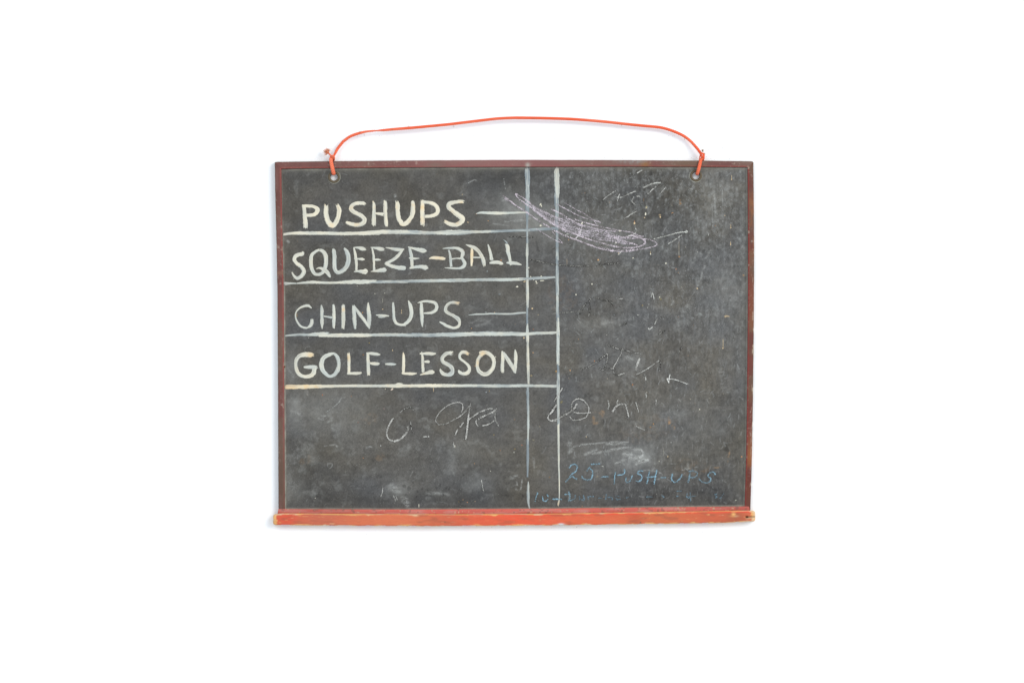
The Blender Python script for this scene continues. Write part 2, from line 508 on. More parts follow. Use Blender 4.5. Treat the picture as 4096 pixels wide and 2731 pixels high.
    # dust packed along the frame
    xi = np.interp(Y, [p[1] for p in LEF_I], [p[0] for p in LEF_I])
    xr = np.interp(Y, [p[1] for p in RIG_I], [p[0] for p in RIG_I])
    yt = np.interp(X, [p[0] for p in TOP_I], [p[1] for p in TOP_I])
    yb = np.interp(X, [p[0] for p in BOT_T], [p[1] for p in BOT_T])
    nz = 0.3 + 1.2 * fbm(X, Y, 30, 30, 4, 55)
    e = np.exp(-((X - xi - 2) / 3.2) ** 2) * 0.45 * nz * sm(900, 1250, Y) + np.exp(-((X - xi - 2) / 2.2) ** 2) * 0.30 * nz
    e = e + np.exp(-np.clip(xi + 30 - X, 0, None) * 0 - ((X - xi) / 16) ** 2) * 0.10 * nz
    e = e + np.exp(-((X - xr + 3) / 3.0) ** 2) * 0.45 * nz + np.exp(-((X - xr) / 22) ** 2) * 0.13 * nz
    e = e + np.exp(-((Y - yt - 4) / 2.8) ** 2) * 0.50 * nz + np.exp(-((Y - yt - 4) / 12) ** 2) * 0.14 * nz
    e = e + np.exp(-((Y - yb + 2) / 2.8) ** 2) * 0.40 * nz
    for hx, hy in HOLES:
        D = np.hypot(X - hx, Y - hy)
        e = e + np.exp(-((D - 25) / 1.6) ** 2) * 0.45 * (0.3 + 0.9 * sm(-20, 20, (Y - hy) + (X - hx) * (1 if hx < 2000 else -1)))
    C = mixc(C, lin((186, 184, 168)), np.clip(e, 0, 0.85))
    # joint between panel and frame, its thin shadow painted into the colour
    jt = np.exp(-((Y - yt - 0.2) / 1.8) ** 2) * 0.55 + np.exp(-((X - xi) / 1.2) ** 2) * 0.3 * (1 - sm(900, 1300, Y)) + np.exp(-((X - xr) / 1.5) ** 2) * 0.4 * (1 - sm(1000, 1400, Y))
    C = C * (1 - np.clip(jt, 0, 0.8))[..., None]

    # slight waviness and fine tooth of the real surface
    Z = FACE + 0.00006 * (fbm(X, Y, 12, 14, 3, 57) - 0.5) + 0.0004 * (fbm(X, Y, 500, 420, 2, 58) - 0.5)
    nu, nv = GX.shape
    cx = (gx[:-1] + STEP / 2)[:, None]
    cy = (gy[:-1] + STEP / 2)[None]
    keep = np.ones((nu - 1, nv - 1), bool)
    for hx, hy in HOLES:
        keep &= np.hypot(cx - hx, cy - hy) > 19.5
    o = mesh_obj('slate_panel', W(X, Y, Z), grid_faces(nu, nv, keep, flip=True), MAT_SLATE, board, C)
    # the back sheet
    bx = np.linspace(X0, X1, 190)
    by = np.linspace(Y0, Y1, 140)
    BX, BY = np.meshgrid(bx, by, indexing='ij')
    kb = np.ones((189, 139), bool)
    for hx, hy in HOLES:
        kb &= np.hypot((bx[:-1] + 5)[:, None] - hx, (by[:-1] + 5)[None] - hy) > 24
    mesh_obj('back_sheet', W(BX, BY, FACE - 0.0035 + 0 * BX), grid_faces(190, 140, kb), MAT_BACK, board)
    return o


slate = build_slate()


# ------------------------------------------------------------------ rails and ledge
def rail(name, O, I, nu, prof, colour, mat, ends=None):
    """O, I: outer and inner edge polylines; prof: (v, z) cross-section from outer to inner"""
    a, b = along(O, nu), along(I, nu)
    prof = np.array(prof)
    v = prof[:, 0]
    px = a[:, None, 0] * (1 - v) + b[:, None, 0] * v
    py = a[:, None, 1] * (1 - v) + b[:, None, 1] * v
    z = np.broadcast_to(prof[:, 1], px.shape).copy()
    u = np.linspace(0, 1, nu)[:, None] + 0 * px
    vv = v[None] + 0 * px
    # small dents along the edges
    j = (fbm(u * 2000, vv * 0 + 3, 40, 5, 3, 60) - 0.5) * 1.1
    edge = (vv < 0.06)
    dirx, diry = (b - a)[:, None, 0], (b - a)[:, None, 1]
    L = np.hypot(dirx, diry)
    px = px - edge * j * dirx / L
    py = py - edge * j * diry / L
    z = z + (z > FACE) * (fbm(px, py, 60, 60, 3, 62) - 0.5) * 0.0004
    if ends:
        z, px, py = ends(u, vv, z, px, py)
    C = colour(px, py, u, vv)
    nv = len(prof)
    V = W(px, py, z).reshape(-1, 3)
    F = grid_faces(nu, nv)
    faces = F.tolist()
    faces.append([k for k in range(nv)])
    faces.append([(nu - 1) * nv + k for k in range(nv)][::-1])
    o = mesh_obj(name, V, faces, mat, board, C)
    me = o.data
    # make sure the normals point out
    import bmesh
    bm = bmesh.new()
    bm.from_mesh(me)
    bmesh.ops.recalc_face_normals(bm, faces=bm.faces)
    bm.to_mesh(me)
    bm.free()
    # flat end caps
    return o


def vprof(zt, zi, bevel=0.05, n=12):
    p = [(0.0, 0.0), (0.0, zt * 0.5), (0.0, zt - 0.0012), (bevel * 0.5, zt - 0.0004), (bevel, zt)]
    for t in np.linspace(bevel, 1 - bevel, n)[1:]:
        p.append((t, zt + 0.00025 * math.sin(math.pi * t)))
    p += [(1 - bevel * .4, zt - 0.0004), (1.0, zt - 0.001), (1.0, zi), (1.0, 0.0)]
    return p


def worn_maroon(c_main, c_edge, c_dull, dull_amt, hot=None):
    def f(px, py, u, v):
        s = u * 1900
        C = np.broadcast_to(lin(c_main), px.shape + (3,)).copy()
        C = C * (0.78 + 0.44 * fbm(px, py, 60, 60, 4, 1))[..., None]
        dull = sm(0.42, 0.62, fbm(px, py, 120, 120, 4, 3)) * dull_amt * (0.5 + 0.8 * vn(px, py, 5, 5, 4))
        C = mixc(C, lin(c_dull), np.clip(dull, 0, 1))
        C = mixc(C, lin(c_edge), sm(0.66, 0.97, v + 0.12 * (fbm(px, py, 30, 30, 3, 6) - 0.5)) * 0.75)
        # greenish brown bare metal on the outer corner
        C = mixc(C, lin((92, 82, 66)), (1 - sm(0.0, 0.14, v)) * 0.75)
        sc = sm(0.70, 0.80, fbm(px, py, 16, 16, 4, 9)) * 0.55 + sm(0.83, 0.9, vn(px, py, 4, 4, 13)) * 0.35
        C = mixc(C, lin((176, 158, 142)), np.clip(sc, 0, .7) * sm(0.35, 0.6, fbm(px, py, 200, 200, 2, 15)))
        if hot:
            C = hot(C, px, py, u, v)
        return C
    return f


def top_hot(C, px, py, u, v):
    C = mixc(C, lin((150, 100, 98)), np.exp(-((px - 2000) / 420) ** 2) * 0.55)
    C = mixc(C, lin((120, 105, 92)), np.exp(-((px - 1740) / 35) ** 2 - ((v - .7) / .5) ** 2) * 0.5)
    C = mixc(C, lin((140, 100, 50)), np.exp(-((px - 2580) / 20) ** 2 - ((v - .6) / .5) ** 2) * 0.7)
    C = mixc(C, lin((178, 176, 165)), np.exp(-((px - 2111) / 9) ** 2 - ((v - .75) / .35) ** 2) * 0.75)
    C = mixc(C, lin((140, 138, 134)), np.clip(np.exp(-((px - 2530) / 55) ** 2 - ((v - .25) / .3) ** 2) * 0.8 * vn(px, py, 6, 6, 2), 0, 1))
    C = mixc(C, lin((100, 82, 58)), np.exp(-((px - 2745) / 60) ** 2) * 0.5)
    return C


def right_hot(C, px, py, u, v):
    r = sm(0.40, 0.6, fbm(px, py, 40, 90, 4, 17)) * (np.exp(-((py - 880) / 110) ** 2) + np.exp(-((py - 1860) / 90) ** 2) + 0.35 * np.exp(-((py - 1330) / 260) ** 2))
    C = mixc(C, lin((150, 92, 48)), np.clip(r * 0.9 * (1 - sm(.6, .95, v)), 0, 1))
    C = mixc(C, lin((96, 42, 30)), sm(1780, 1950, py) * 0.7 * (1 - sm(.75, 1, v)))
    sc = sm(0.60, 0.75, fbm(px, py, 5, 22, 3, 19)) * sm(900, 1100, py) * (1 - sm(0.1, .35, v))
    C = mixc(C, lin((205, 190, 165)), np.clip(sc * .55, 0, 1))
    return C


def left_hot(C, px, py, u, v):
    C = mixc(C, lin((88, 66, 52)), sm(1650, 1950, py) * 0.75 * (0.5 + 0.5 * vn(px, py, 12, 80, 3)))
    C = mixc(C, lin((128, 92, 76)), np.exp(-((py - 1092) / 9) ** 2) * 0.9)
    C = mixc(C, lin((122, 88, 80)), sm(.5, .7, fbm(px, py, 14, 80, 3, 21)) * .4)
    return C


ZR = FACE + 0.0042
rail('top_rail', TOP_O, TOP_I, 950, vprof(ZR, FACE - 0.003), worn_maroon((114, 72, 66), (148, 72, 63), (118, 94, 82), 0.8, top_hot), MAT_RAIL)
rail('left_rail', LEF_O, LEF_I, 700, vprof(ZR, FACE - 0.003), worn_maroon((108, 66, 59), (150, 68, 62), (106, 84, 70), 0.9, left_hot), MAT_RAIL)
rail('right_rail', RIG_O, RIG_I, 700, vprof(ZR, FACE - 0.003), worn_maroon((106, 54, 44), (142, 46, 44), (100, 74, 58), 0.9, right_hot), MAT_RAIL)


def bot_colour(px, py, u, v):
    # v: 0 at the lower edge, 1 at the upper edge
    C = np.broadcast_to(lin((198, 96, 84)), px.shape + (3,)).copy()
    C = C * (0.82 + 0.36 * fbm(px, py, 70, 12, 4, 1))[..., None]
    C = mixc(C, lin((196, 128, 118)), sm(0.45, 0.68, fbm(px, py, 60, 9, 4, 3)) * 0.8)
    C = mixc(C, lin((168, 84, 72)), np.clip(np.exp(-((px - 1300) / 190) ** 2) * 0.5 + sm(2750, 2990, px) * 0.7, 0, 1))
    C = mixc(C, lin((214, 96, 82)), sm(.55, .9, v) * np.exp(-((px - 1900) / 500) ** 2) * 0.8)
    C = mixc(C, lin((190, 160, 130)), sm(.72, .8, fbm(px, py, 12, 8, 3, 8)) * 0.7)
    C = mixc(C, lin((110, 80, 70)), sm(.78, .86, vn(px, py, 8, 8, 22)) * 0.5)
    C = mixc(C, lin((222, 190, 160)), sm(.85, .91, vn(px, py, 5, 5, 23)) * np.exp(-((px - 1850) / 60) ** 2))
    C = mixc(C, lin((165, 150, 125)), sm(.93, 1.0, v) * 0.6)
    return C


rail('bottom_rail', BOT_B, BOT_T, 950, vprof(FACE + 0.0046, FACE - 0.003, 0.06), bot_colour, MAT_RAIL)


def tray_colour(px, py, u, v):
    yt = np.interp(px, [p[0] for p in TRY_T], [p[1] for p in TRY_T])
    yb = np.interp(px, [p[0] for p in TRY_B], [p[1] for p in TRY_B])
    C = np.broadcast_to(lin((206, 102, 68)), px.shape + (3,)).copy()
    C = C * (0.84 + 0.32 * fbm(px, py, 120, 10, 4, 1))[..., None]
    for x, w, c, a in ((1150, 50, (220, 78, 54), .9), (1300, 120, (190, 100, 76), .9), (1560, 200, (214, 116, 78), .9), (1800, 70, (190, 98, 72), .6),
                       (2060, 230, (230, 88, 58), .95), (2400, 160, (218, 98, 62), .8), (2650, 150, (200, 104, 64), .85), (2850, 60, (190, 88, 60), .6),
                       (2945, 45, (150, 84, 58), .75), (2540, 26, (176, 72, 48), .5)):
        C = mixc(C, lin(c), np.exp(-((px - x) / w) ** 2) * a * (0.6 + 0.5 * fbm(px, py, 50, 12, 3, 3)))
    C = mixc(C, lin((236, 74, 52)), (1 - sm(4, 12, py - yt)) * sm(2000, 2300, px) * 0.8)
    # grey grime
    C = mixc(C, lin((150, 88, 64)), sm(.55, .75, fbm(px, py, 60, 14, 4, 6)) * 0.45)
    # bare wood: worn edges and streaks along the grain
    n1 = fbm(px, py, 36, 6, 4, 10)
    n2 = fbm(px, py, 14, 3, 3, 14)
    e = np.minimum(py - yt, yb - py)
    ex = np.minimum(px - 1092, 3020 - px)
    t = 1 - sm(0.5, 3.0, e - 1.3 - 16 * (n1 - 0.5) + 3 * (n2 - .5))
    t = np.maximum(t, 1 - sm(0, 4, ex - 12 - 8 * (vn(px, py, 3, 4, 16) - .4)))
    t = np.maximum(t, (1 - sm(2, 7, py - yt - 5 * (n1 - .5))) * (1 - sm(1100, 1180, px)))
    t = np.maximum(t, sm(.70, .82, fbm(px, py, 26, 2.4, 4, 18)) * 0.6 * (0.35 + 0.65 * sm(2500, 2900, px) + 0.5 * (1 - sm(1200, 1500, px))))
    t = np.maximum(t, (1 - sm(2.0, 4.6, py - yt - 3.5 * (n1 - .5))) * .9)
    t = np.maximum(t, np.exp(-((px - 2934) / 8) ** 2 - ((py - 2056) / 9) ** 2) * 1.0)
    t = np.maximum(t, np.exp(-((px - 2937) / 16) ** 2 - ((py - 2063) / 4) ** 2) * .7)
    t = np.maximum(t, np.exp(-((px - 1663) / 10) ** 2 - ((py - 2061) / 4) ** 2) * .8)
    t = np.clip(t, 0, 1)
    wood = lin((226, 168, 104)) * (0.8 + 0.4 * fbm(px, py, 60, 4, 3, 20))[..., None]
    wood = mixc(wood, lin((214, 190, 160)), sm(.5, .7, fbm(px, py, 40, 20, 2, 24)) * .6)
    C = C * (1 - t[..., None]) + wood * t[..., None]
    # knot hole and split at the right end
    g = np.exp(-((py - (2067.5 - (px - 2985) * 0.05)) / 2.6) ** 2) * sm(2978, 2988, px)
    C = mixc(C, lin((146, 120, 86)), np.clip(g * 1.0, 0, 1))
    g2 = np.exp(-((py - (2072.5 - (px - 2985) * 0.05)) / 2.4) ** 2) * sm(2978, 2990, px) * (1 - sm(3005, 3016, px))
    C = mixc(C, lin((206, 160, 120)), np.clip(g2 * .9, 0, 1))
    C = mixc(C, lin((52, 42, 30)), np.exp(-((px - 2987) / 5) ** 2 - ((py - 2066.5) / 2.6) ** 2))
    # nicks
    C = mixc(C, lin((92, 78, 60)), np.clip(np.exp(-((px - 2562) / 3) ** 2 - ((py - 2089) / 3) ** 2) + np.exp(-((px - 1780) / 3) ** 2 - ((py - 2087) / 3) ** 2) * .7, 0, 1))
    C = mixc(C, lin((214, 212, 212)), np.clip(np.exp(-((px - 2245) / 12) ** 2 - ((py - 2096) / 4) ** 2) * 1.2, 0, 1))
    return C


ZT = 0.0140
TC = np.linspace(0, 1, 26)
tp = [(0.0, 0.0)] + [(0.0, z) for z in (0.005, 0.009, ZT - 0.003)]
for t in TC:
    e = min(t, 1 - t) * 46 * S
    rr = 0.0022
    dz = rr - math.sqrt(max(0, rr * rr - max(0, rr - e) ** 2))
    tp.append((t, ZT - dz))
tp += [(1.0, ZT - 0.003), (1.0, 0.009), (1.0, 0.0)]


def tray_ends(u, v, z, px, py):
    # rounded ends in plan and in height
    s = u * 1928
    for side, e in ((0, s), (1, 1928 - s)):
        r = 11.0
        k = np.clip(1 - e / r, 0, 1)
        ins = r * (1 - np.sqrt(np.clip(1 - k ** 2, 0, 1)))
        mid = 0.5
        h = 23.0
        c = (v - mid) * 2
        py = py - (-c) * 0 + 0
        yc = (np.interp(px, [p[0] for p in TRY_T], [p[1] for p in TRY_T]) + np.interp(px, [p[0] for p in TRY_B], [p[1] for p in TRY_B])) / 2
        py = yc + (py - yc) * (1 - ins / h * 0.75)
        z = z - (z > ZT - 0.004) * (r * S * 0.55) * (1 - np.sqrt(np.clip(1 - k ** 2, 0, 1)))
    # knot hole
    z = z - 0.004 * np.exp(-((px - 2987) / 5) ** 2 - ((py - 2066.5) / 3) ** 2) * (z > ZT - 0.004)
    z = z - 0.0012 * np.exp(-((py - (2067.5 - (px - 2985) * 0.05)) / 3) ** 2) * sm(2980, 2990, px) * (z > ZT - 0.004)
    z = z - (z > ZT - 0.001) * 0.0004 * fbm(px, py, 60, 8, 4, 30)
    # chipped lower edge
    ch = np.maximum(0, fbm(px, py * 0, 30, 9, 4, 31) - 0.52) * 14 + 3.0 * np.exp(-((px - 2590) / 28) ** 2)
    py = py - ch * (v < 0.02)
    return z, px, py


TO = [(p[0], p[1]) for p in TRY_B]
TI = [(p[0], p[1]) for p in TRY_T]
TO[0], TI[0] = (1092.5, 2098.0), (1092.5, 2056.0)
TO[-1], TI[-1] = (3020.7, 2084.5), (3020.7, 2041.5)
rail('chalk_ledge', TO, TI, 1300, tp, tray_colour, MAT_TRAY, tray_ends)

# ------------------------------------------------------------------ eyelets
for hx, hy in HOLES:
    prof = [(23.8, 0.0000), (23.6, 0.0004), (22.8, 0.0008), (21.0, 0.0010), (18.0, 0.0010), (15.8, 0.0007), (14.6, -0.0001), (14.2, -0.0012), (14.2, -0.0022), (16.0, -0.0036), (22, -0.0037)]
    n = 72
    V, F = [], []
    c = W(hx, hy, FACE)
    th = np.linspace(0, 2 * np.pi, n, endpoint=False)
    for r, z in prof:
        V.append(np.stack([c[0] + r * S * np.cos(th), c[1] + r * S * np.sin(th), np.full(n, FACE + z)], 1))
    V = np.concatenate(V)
    for i in range(len(prof) - 1):
        for k in range(n):
            F.append([i * n + k, i * n + (k + 1) % n, (i + 1) * n + (k + 1) % n, (i + 1) * n + k])
    mesh_obj('eyelet', V, F, MAT_BRASS, board)

# ------------------------------------------------------------------ brush-painted strokes
CREAM, COOL, TAN = lin((236, 226, 200)), lin((203, 207, 198)), lin((238, 210, 164))
THIN = lin((120, 130, 136))
_layer = [0]


def brush(strokes):
    """strokes: list of (text, warm, dry[, tan ends]) -> vertices, faces, colours"""
    Vs, Fs, Cs, off = [], [], [], 0
    for st in strokes:
        txt, warm, dry = st[:3]
        P = catmull(parse(txt), 1.6)
        _layer[0] += 1
        sd = _layer[0]
        n = len(P)
        T = np.gradient(P[:, :2], axis=0)
        T /= np.hypot(T[:, 0], T[:, 1])[:, None] + 1e-9
        N = np.stack([-T[:, 1], T[:, 0]], 1)
        u = np.arange(n) * 1.6
        nv = 13
        v = np.linspace(-1, 1, nv)
        hw = P[:, 2] / 2
        uu = u + 1000 * (sd % 37)
        jl = 1 + 0.16 * (vn(uu, uu * 0 + 1.5, 14, 1, sd) - 0.5) + 0.26 * (vn(uu, uu * 0 + 1.5, 5, 1, sd + 1) - 0.5)
        jr = 1 + 0.16 * (vn(uu, uu * 0 + 2.5, 14, 1, sd + 2) - 0.5) + 0.26 * (vn(uu, uu * 0 + 2.5, 5, 1, sd + 3) - 0.5)
        side = np.where(v[None] < 0, jl[:, None], jr[:, None]) * v[None] * hw[:, None]
        # bristle ends: the last millimetres are drawn out unevenly
        ext = np.zeros((n, nv))
        ends = min(8.0, u[-1] * 0.2)
        rag0 = (vn(v * 3 + sd, v * 0, 0.45, 1, sd + 4) - 0.5) * hw[0] * 1.6
        rag1 = (vn(v * 3 + sd, v * 0, 0.45, 1, sd + 5) - 0.5) * hw[-1] * 1.6
        ext -= np.clip(1 - u / ends, 0, 1)[:, None] * rag0[None]
        ext += np.clip(1 - (u[-1] - u) / ends, 0, 1)[:, None] * rag1[None]
        X = P[:, None, 0] + N[:, None, 0] * side + T[:, None, 0] * ext
        Y = P[:, None, 1] + N[:, None, 1] * side + T[:, None, 1] * ext
        rid = vn(uu[:, None] + 0 * side, v[None] * 7 + 0 * side + sd, 70, 1.0, sd + 6)
        Z = FACE + 0.00022 + (sd % 50) * 0.000003 + 0.00022 * (1 - np.abs(v[None]) ** 3) * (0.5 + 0.6 * rid) + 0 * side
        Z[:, 0] = Z[:, -1] = FACE + 0.00002
        # paint film: thick cream, thin cool streaks
        st1 = vn(uu[:, None] + 0 * side, v[None] * 6 + sd + 0 * side, 60, 1.0, sd + 7)
        st2 = vn(uu[:, None] + 0 * side, v[None] * 11 + sd + 0 * side, 30, 1.0, sd + 8)
        pool = fbm(X, Y, 34, 34, 3, sd + 9)
        wm = np.clip(warm + 0.9 * (pool - 0.5) + 0.35 * (st1 - 0.5), 0, 1)
        C = mixc(np.broadcast_to(COOL, X.shape + (3,)), CREAM, wm)
        tn = sm(0.62, 0.82, fbm(X, Y, 26, 26, 3, sd + 12)) * max(0, warm - 0.45) * 1.2
        if len(st) > 3:
            for tx, ty, tr, ta in st[3]:
                tn = tn + ta * np.exp(-((X - tx) ** 2 + (Y - ty) ** 2) / tr ** 2) * (0.7 + 0.6 * vn(X, Y, 5, 5, 40))
        C = mixc(C, TAN, np.clip(tn, 0, 1))
        longv = fbm(uu[:, None] + 0 * side, v[None] * 0 + 0 * side, 110, 1, 3, sd + 14)
        edge = np.abs(v)[None] ** 4
        th = np.clip(dry * (0.35 + 1.3 * st2 + 0.7 * st1 - 0.6 + 2.4 * (longv - 0.5)) + 0.25 * edge + 0.18 * sm(.55, .7, st2) + 0.6 * np.clip(st2 + st1 - 1.2, 0, 1), 0, 0.92)
        C = mixc(C, THIN, th)
        Vs.append(W(X, Y, Z).reshape(-1, 3))
        Cs.append(C.reshape(-1, 3))
        Fs.append(grid_faces(n, nv, flip=False) + off)
        off += n * nv
    return np.concatenate(Vs), np.concatenate(Fs), np.concatenate(Cs)


def paint(name, label, strokes):
    V, F, C = brush(strokes)
    o = mesh_obj(name, V, F, MAT_PAINT, slate, C)
    # face the camera
    me = o.data
    if me.polygons[len(me.polygons) // 2].normal.z < 0:
        me.flip_normals()
    if label:
        o['label'] = label
    return o


LET = []


def word(w, warm, dry, letters):
    for ch, strokes in letters:
        wd = warm
        if isinstance(strokes, tuple):
            wd, strokes = strokes
        ss = [((s, wd, dry) if isinstance(s, str) else s) for s in strokes]
        kind = 'painted_dash' if ch == '-' else 'painted_letter'
        paint(kind, ('hyphen in %s' % w) if ch == '-' else ('letter %s of %s' % (ch, w)), ss)


word('PUSHUPS', 0.85, 0.06, [
    ('P, first', ['A 505 235 55 512 300 55 520 400 60 528 500 70 530 572 66', 'A 480 238 40 560 240 48 650 250 48 705 285 66 700 325 66 670 362 55 610 378 50 530 380 45']),
    ('U, first', ['A 842 214 66 838 280 66 840 380 72 862 455 76 905 520 80 955 520 78 1000 455 70 1025 370 68 1030 290 64 1000 218 46']),
    ('S, first', ['A 1425 215 44 1380 198 56 1300 202 58 1235 225 60 1210 275 62 1240 318 62 1300 352 62 1375 395 66 1412 440 66 1395 490 66 1330 520 62 1250 518 60 1185 502 55 1135 482 40']),
    ('H', ['A 1537 165 18 1552 220 48 1552 300 52 1550 400 60 1552 500 64 1560 535 36', 'A 1715 158 34 1722 220 60 1722 320 58 1728 420 55 1735 510 55 1742 548 28', 'A 1570 348 28 1620 355 42 1670 362 52 1705 362 46']),
    ('U, second', ['A 1895 168 44 1905 230 66 1905 320 68 1920 420 68 1955 480 64 B 20 480 62 70 485 62 125 440 64 165 375 60 185 300 66 184 220 60 178 160 44']),
    ('P, second', [('B 320 150 48 318 230 56 318 320 62 320 420 62 320 502 62', .95, .04, [(1689, 830, 12, .9), (1688, 880, 14, .6)]), 'B 325 172 45 400 178 48 470 198 55 518 232 58 540 285 58 528 330 55 480 362 52 420 375 50 350 378 46']),
    ('S, second', [('B 908 168 48 850 166 48 770 178 52 705 200 66 695 245 68 745 295 62 810 345 66 868 385 76 890 425 72 850 475 62 780 498 58 700 482 56 640 448 48', .85, .05, [(1830, 890, 8, .8), (1845, 812, 7, .7)])]),
])
word('SQUEEZE-BALL', 0.5, 0.12, [
    ('S', ['A 490 925 36 480 955 60 430 965 58 378 992 56 365 1045 56 402 1098 56 468 1148 58 505 1210 64 490 1260 60 448 1302 52 400 1318 48 355 1278 34 325 1225 18']),
    ('Q', ['A 745 890 35 680 920 40 622 980 52 612 1080 56 625 1180 56 665 1248 46 720 1262 46 785 1235 50 825 1160 60 838 1060 62 828 970 62 790 918 52 740 895 40', 'A 690 1178 12 740 1165 30 800 1188 58 855 1232 56 888 1285 44 900 1310 14']),
    ('U', (.25, ['A 940 872 30 955 920 56 962 1010 60 962 1110 60 972 1190 58 1010 1228 56 1070 1215 62 1130 1165 64 1165 1090 68 1170 1000 68 1150 930 66 1105 868 28'])),
    ('E, first', (.55, ['A 1250 860 20 1268 930 36 1280 1010 44 1290 1100 40 1288 1205 36', 'A 1245 862 15 1320 862 38 1380 878 62 1432 888 34', 'A 1260 1025 22 1330 1030 28 1380 1035 46 1414 1038 16', 'A 1253 1220 12 1320 1215 38 1390 1220 70 1432 1218 80 1462 1218 24'])),
    ('E, second', (.5, ['A 1520 850 15 1538 930 32 1550 1040 36 1553 1130 34 1555 1215 38', 'A 1502 858 12 1580 868 38 1650 882 64 1706 888 30', 'A 1540 1042 24 1600 1042 38 1654 1046 18', 'A 1503 1218 10 1580 1210 36 1660 1200 64 1715 1193 64 1740 1190 24'])),
    ('Z', (.35, ['A 1726 860 12 1800 872 32 1880 888 56 1950 890 50 2002 888 24', 'A 1980 890 34 1930 960 46 1870 1020 52 1800 1065 50 1718 1100 45', 'A 1715 1095 36 1790 1128 52 1870 1150 56 1950 1165 66 2010 1165 62 2030 1160 24'])),
    ('E, third', (.35, ['B 132 815 25 142 860 42 157 920 46 168 1000 48 172 1105 44', 'B 116 815 20 200 835 36 280 856 56 340 866 62 378 865 18', 'B 128 970 20 200 978 32 276 975 12', 'B 138 1115 30 220 1098 42 300 1095 56 360 1105 78 398 1108 44'])),
    ('-', [('B 412 978 10 470 966 42 540 970 48 610 977 50 650 982 22', .95, .02, [(1755, 1032, 30, .6)])]),
    ('B', (.25, ['B 692 850 22 708 900 30 720 980 36 728 1095 36', 'B 608 835 10 700 828 26 790 828 38 858 850 52 896 890 54 888 930 50 870 972 30', 'B 735 984 22 800 975 18 870 978 28', 'B 875 960 40 905 1010 50 922 1050 50 895 1098 48 830 1118 32 740 1115 28 636 1108 8'])),
    ('A', (.6, [('B 1025 835 32 1025 900 42 1022 1000 40 1018 1085 25', .95, .02, [(1888, 1020, 30, .8)]), 'B 938 780 12 1000 800 38 1070 828 52 1130 890 52 1170 960 56 1190 1020 56 1202 1085 42', 'B 1040 962 22 1100 962 22 1150 962 20'])),
    ('L, first', (.4, ['B 1253 775 18 1275 850 36 1295 930 46 1310 1005 52', 'B 1274 1040 22 1330 1032 46 1400 1032 52 1440 1046 52 1472 1056 18'])),
    ('L, second', (.35, ['B 1505 770 30 1530 800 56 1540 880 56 1560 960 48 1582 1072 30', 'B 1516 1038 18 1580 1040 46 1650 1045 46 1700 1058 30 1734 1066 8'])),
])
word('CHIN-UPS', 0.38, 0.16, [
    ('C', ['A 1000 1500 1 1001 1501 1'][:0] + ['C 622 270 16 570 235 42 510 240 38 440 272 27 390 330 22 382 400 24 410 480 32 460 540 34 530 565 32 572 562 20', 'C 628 432 50 625 490 54 600 535 52 560 560 25']),
    ('H', ['C 765 222 15 775 300 52 775 400 54 775 500 50 778 582 12', 'C 945 212 30 954 300 46 956 400 50 952 500 46 952 568 28', 'C 800 390 20 860 400 28 932 412 36']),
    ('I', [('C 1090 220 55 1095 300 57 1095 400 60 1092 500 56 1092 577 44', .5, .15, [(1374, 1238, 8, .9)])]),
    ('N', ['C 1248 228 42 1255 320 58 1260 420 62 1266 500 56 1272 578 30', 'C 1262 250 30 1310 320 48 1370 400 50 1430 480 48 1475 552 36', 'C 1466 185 18 1468 270 50 1478 370 62 1482 450 62 1478 530 46 1484 578 18']),
    ('-', ['C 1582 375 18 1650 376 34 1720 382 34 1782 388 14', 'C 1612 402 12 1660 404 26 1725 404 12']),
    ('U', ['C 1838 182 26 1843 260 42 1848 350 38 1855 430 46 1885 495 46 1950 520 38 2020 515 46 D 62 490 46 115 448 50 152 390 52 165 310 54 145 220 52 118 150 16']),
    ('P', ['D 300 158 24 305 230 48 308 330 52 312 430 50 318 525 14', 'D 250 184 12 330 162 30 420 164 38 495 182 46 524 230 48 505 290 52 440 325 40 335 330 22']),
    ('S', [('D 842 196 48 780 180 42 710 186 42 658 232 42 650 290 46 690 330 46 760 365 46 825 410 56 848 465 44 828 518 46 770 540 38 680 515 42 610 478 36 562 452 16', .4, .14, [(1832, 1214, 14, 1.0)])]),
])
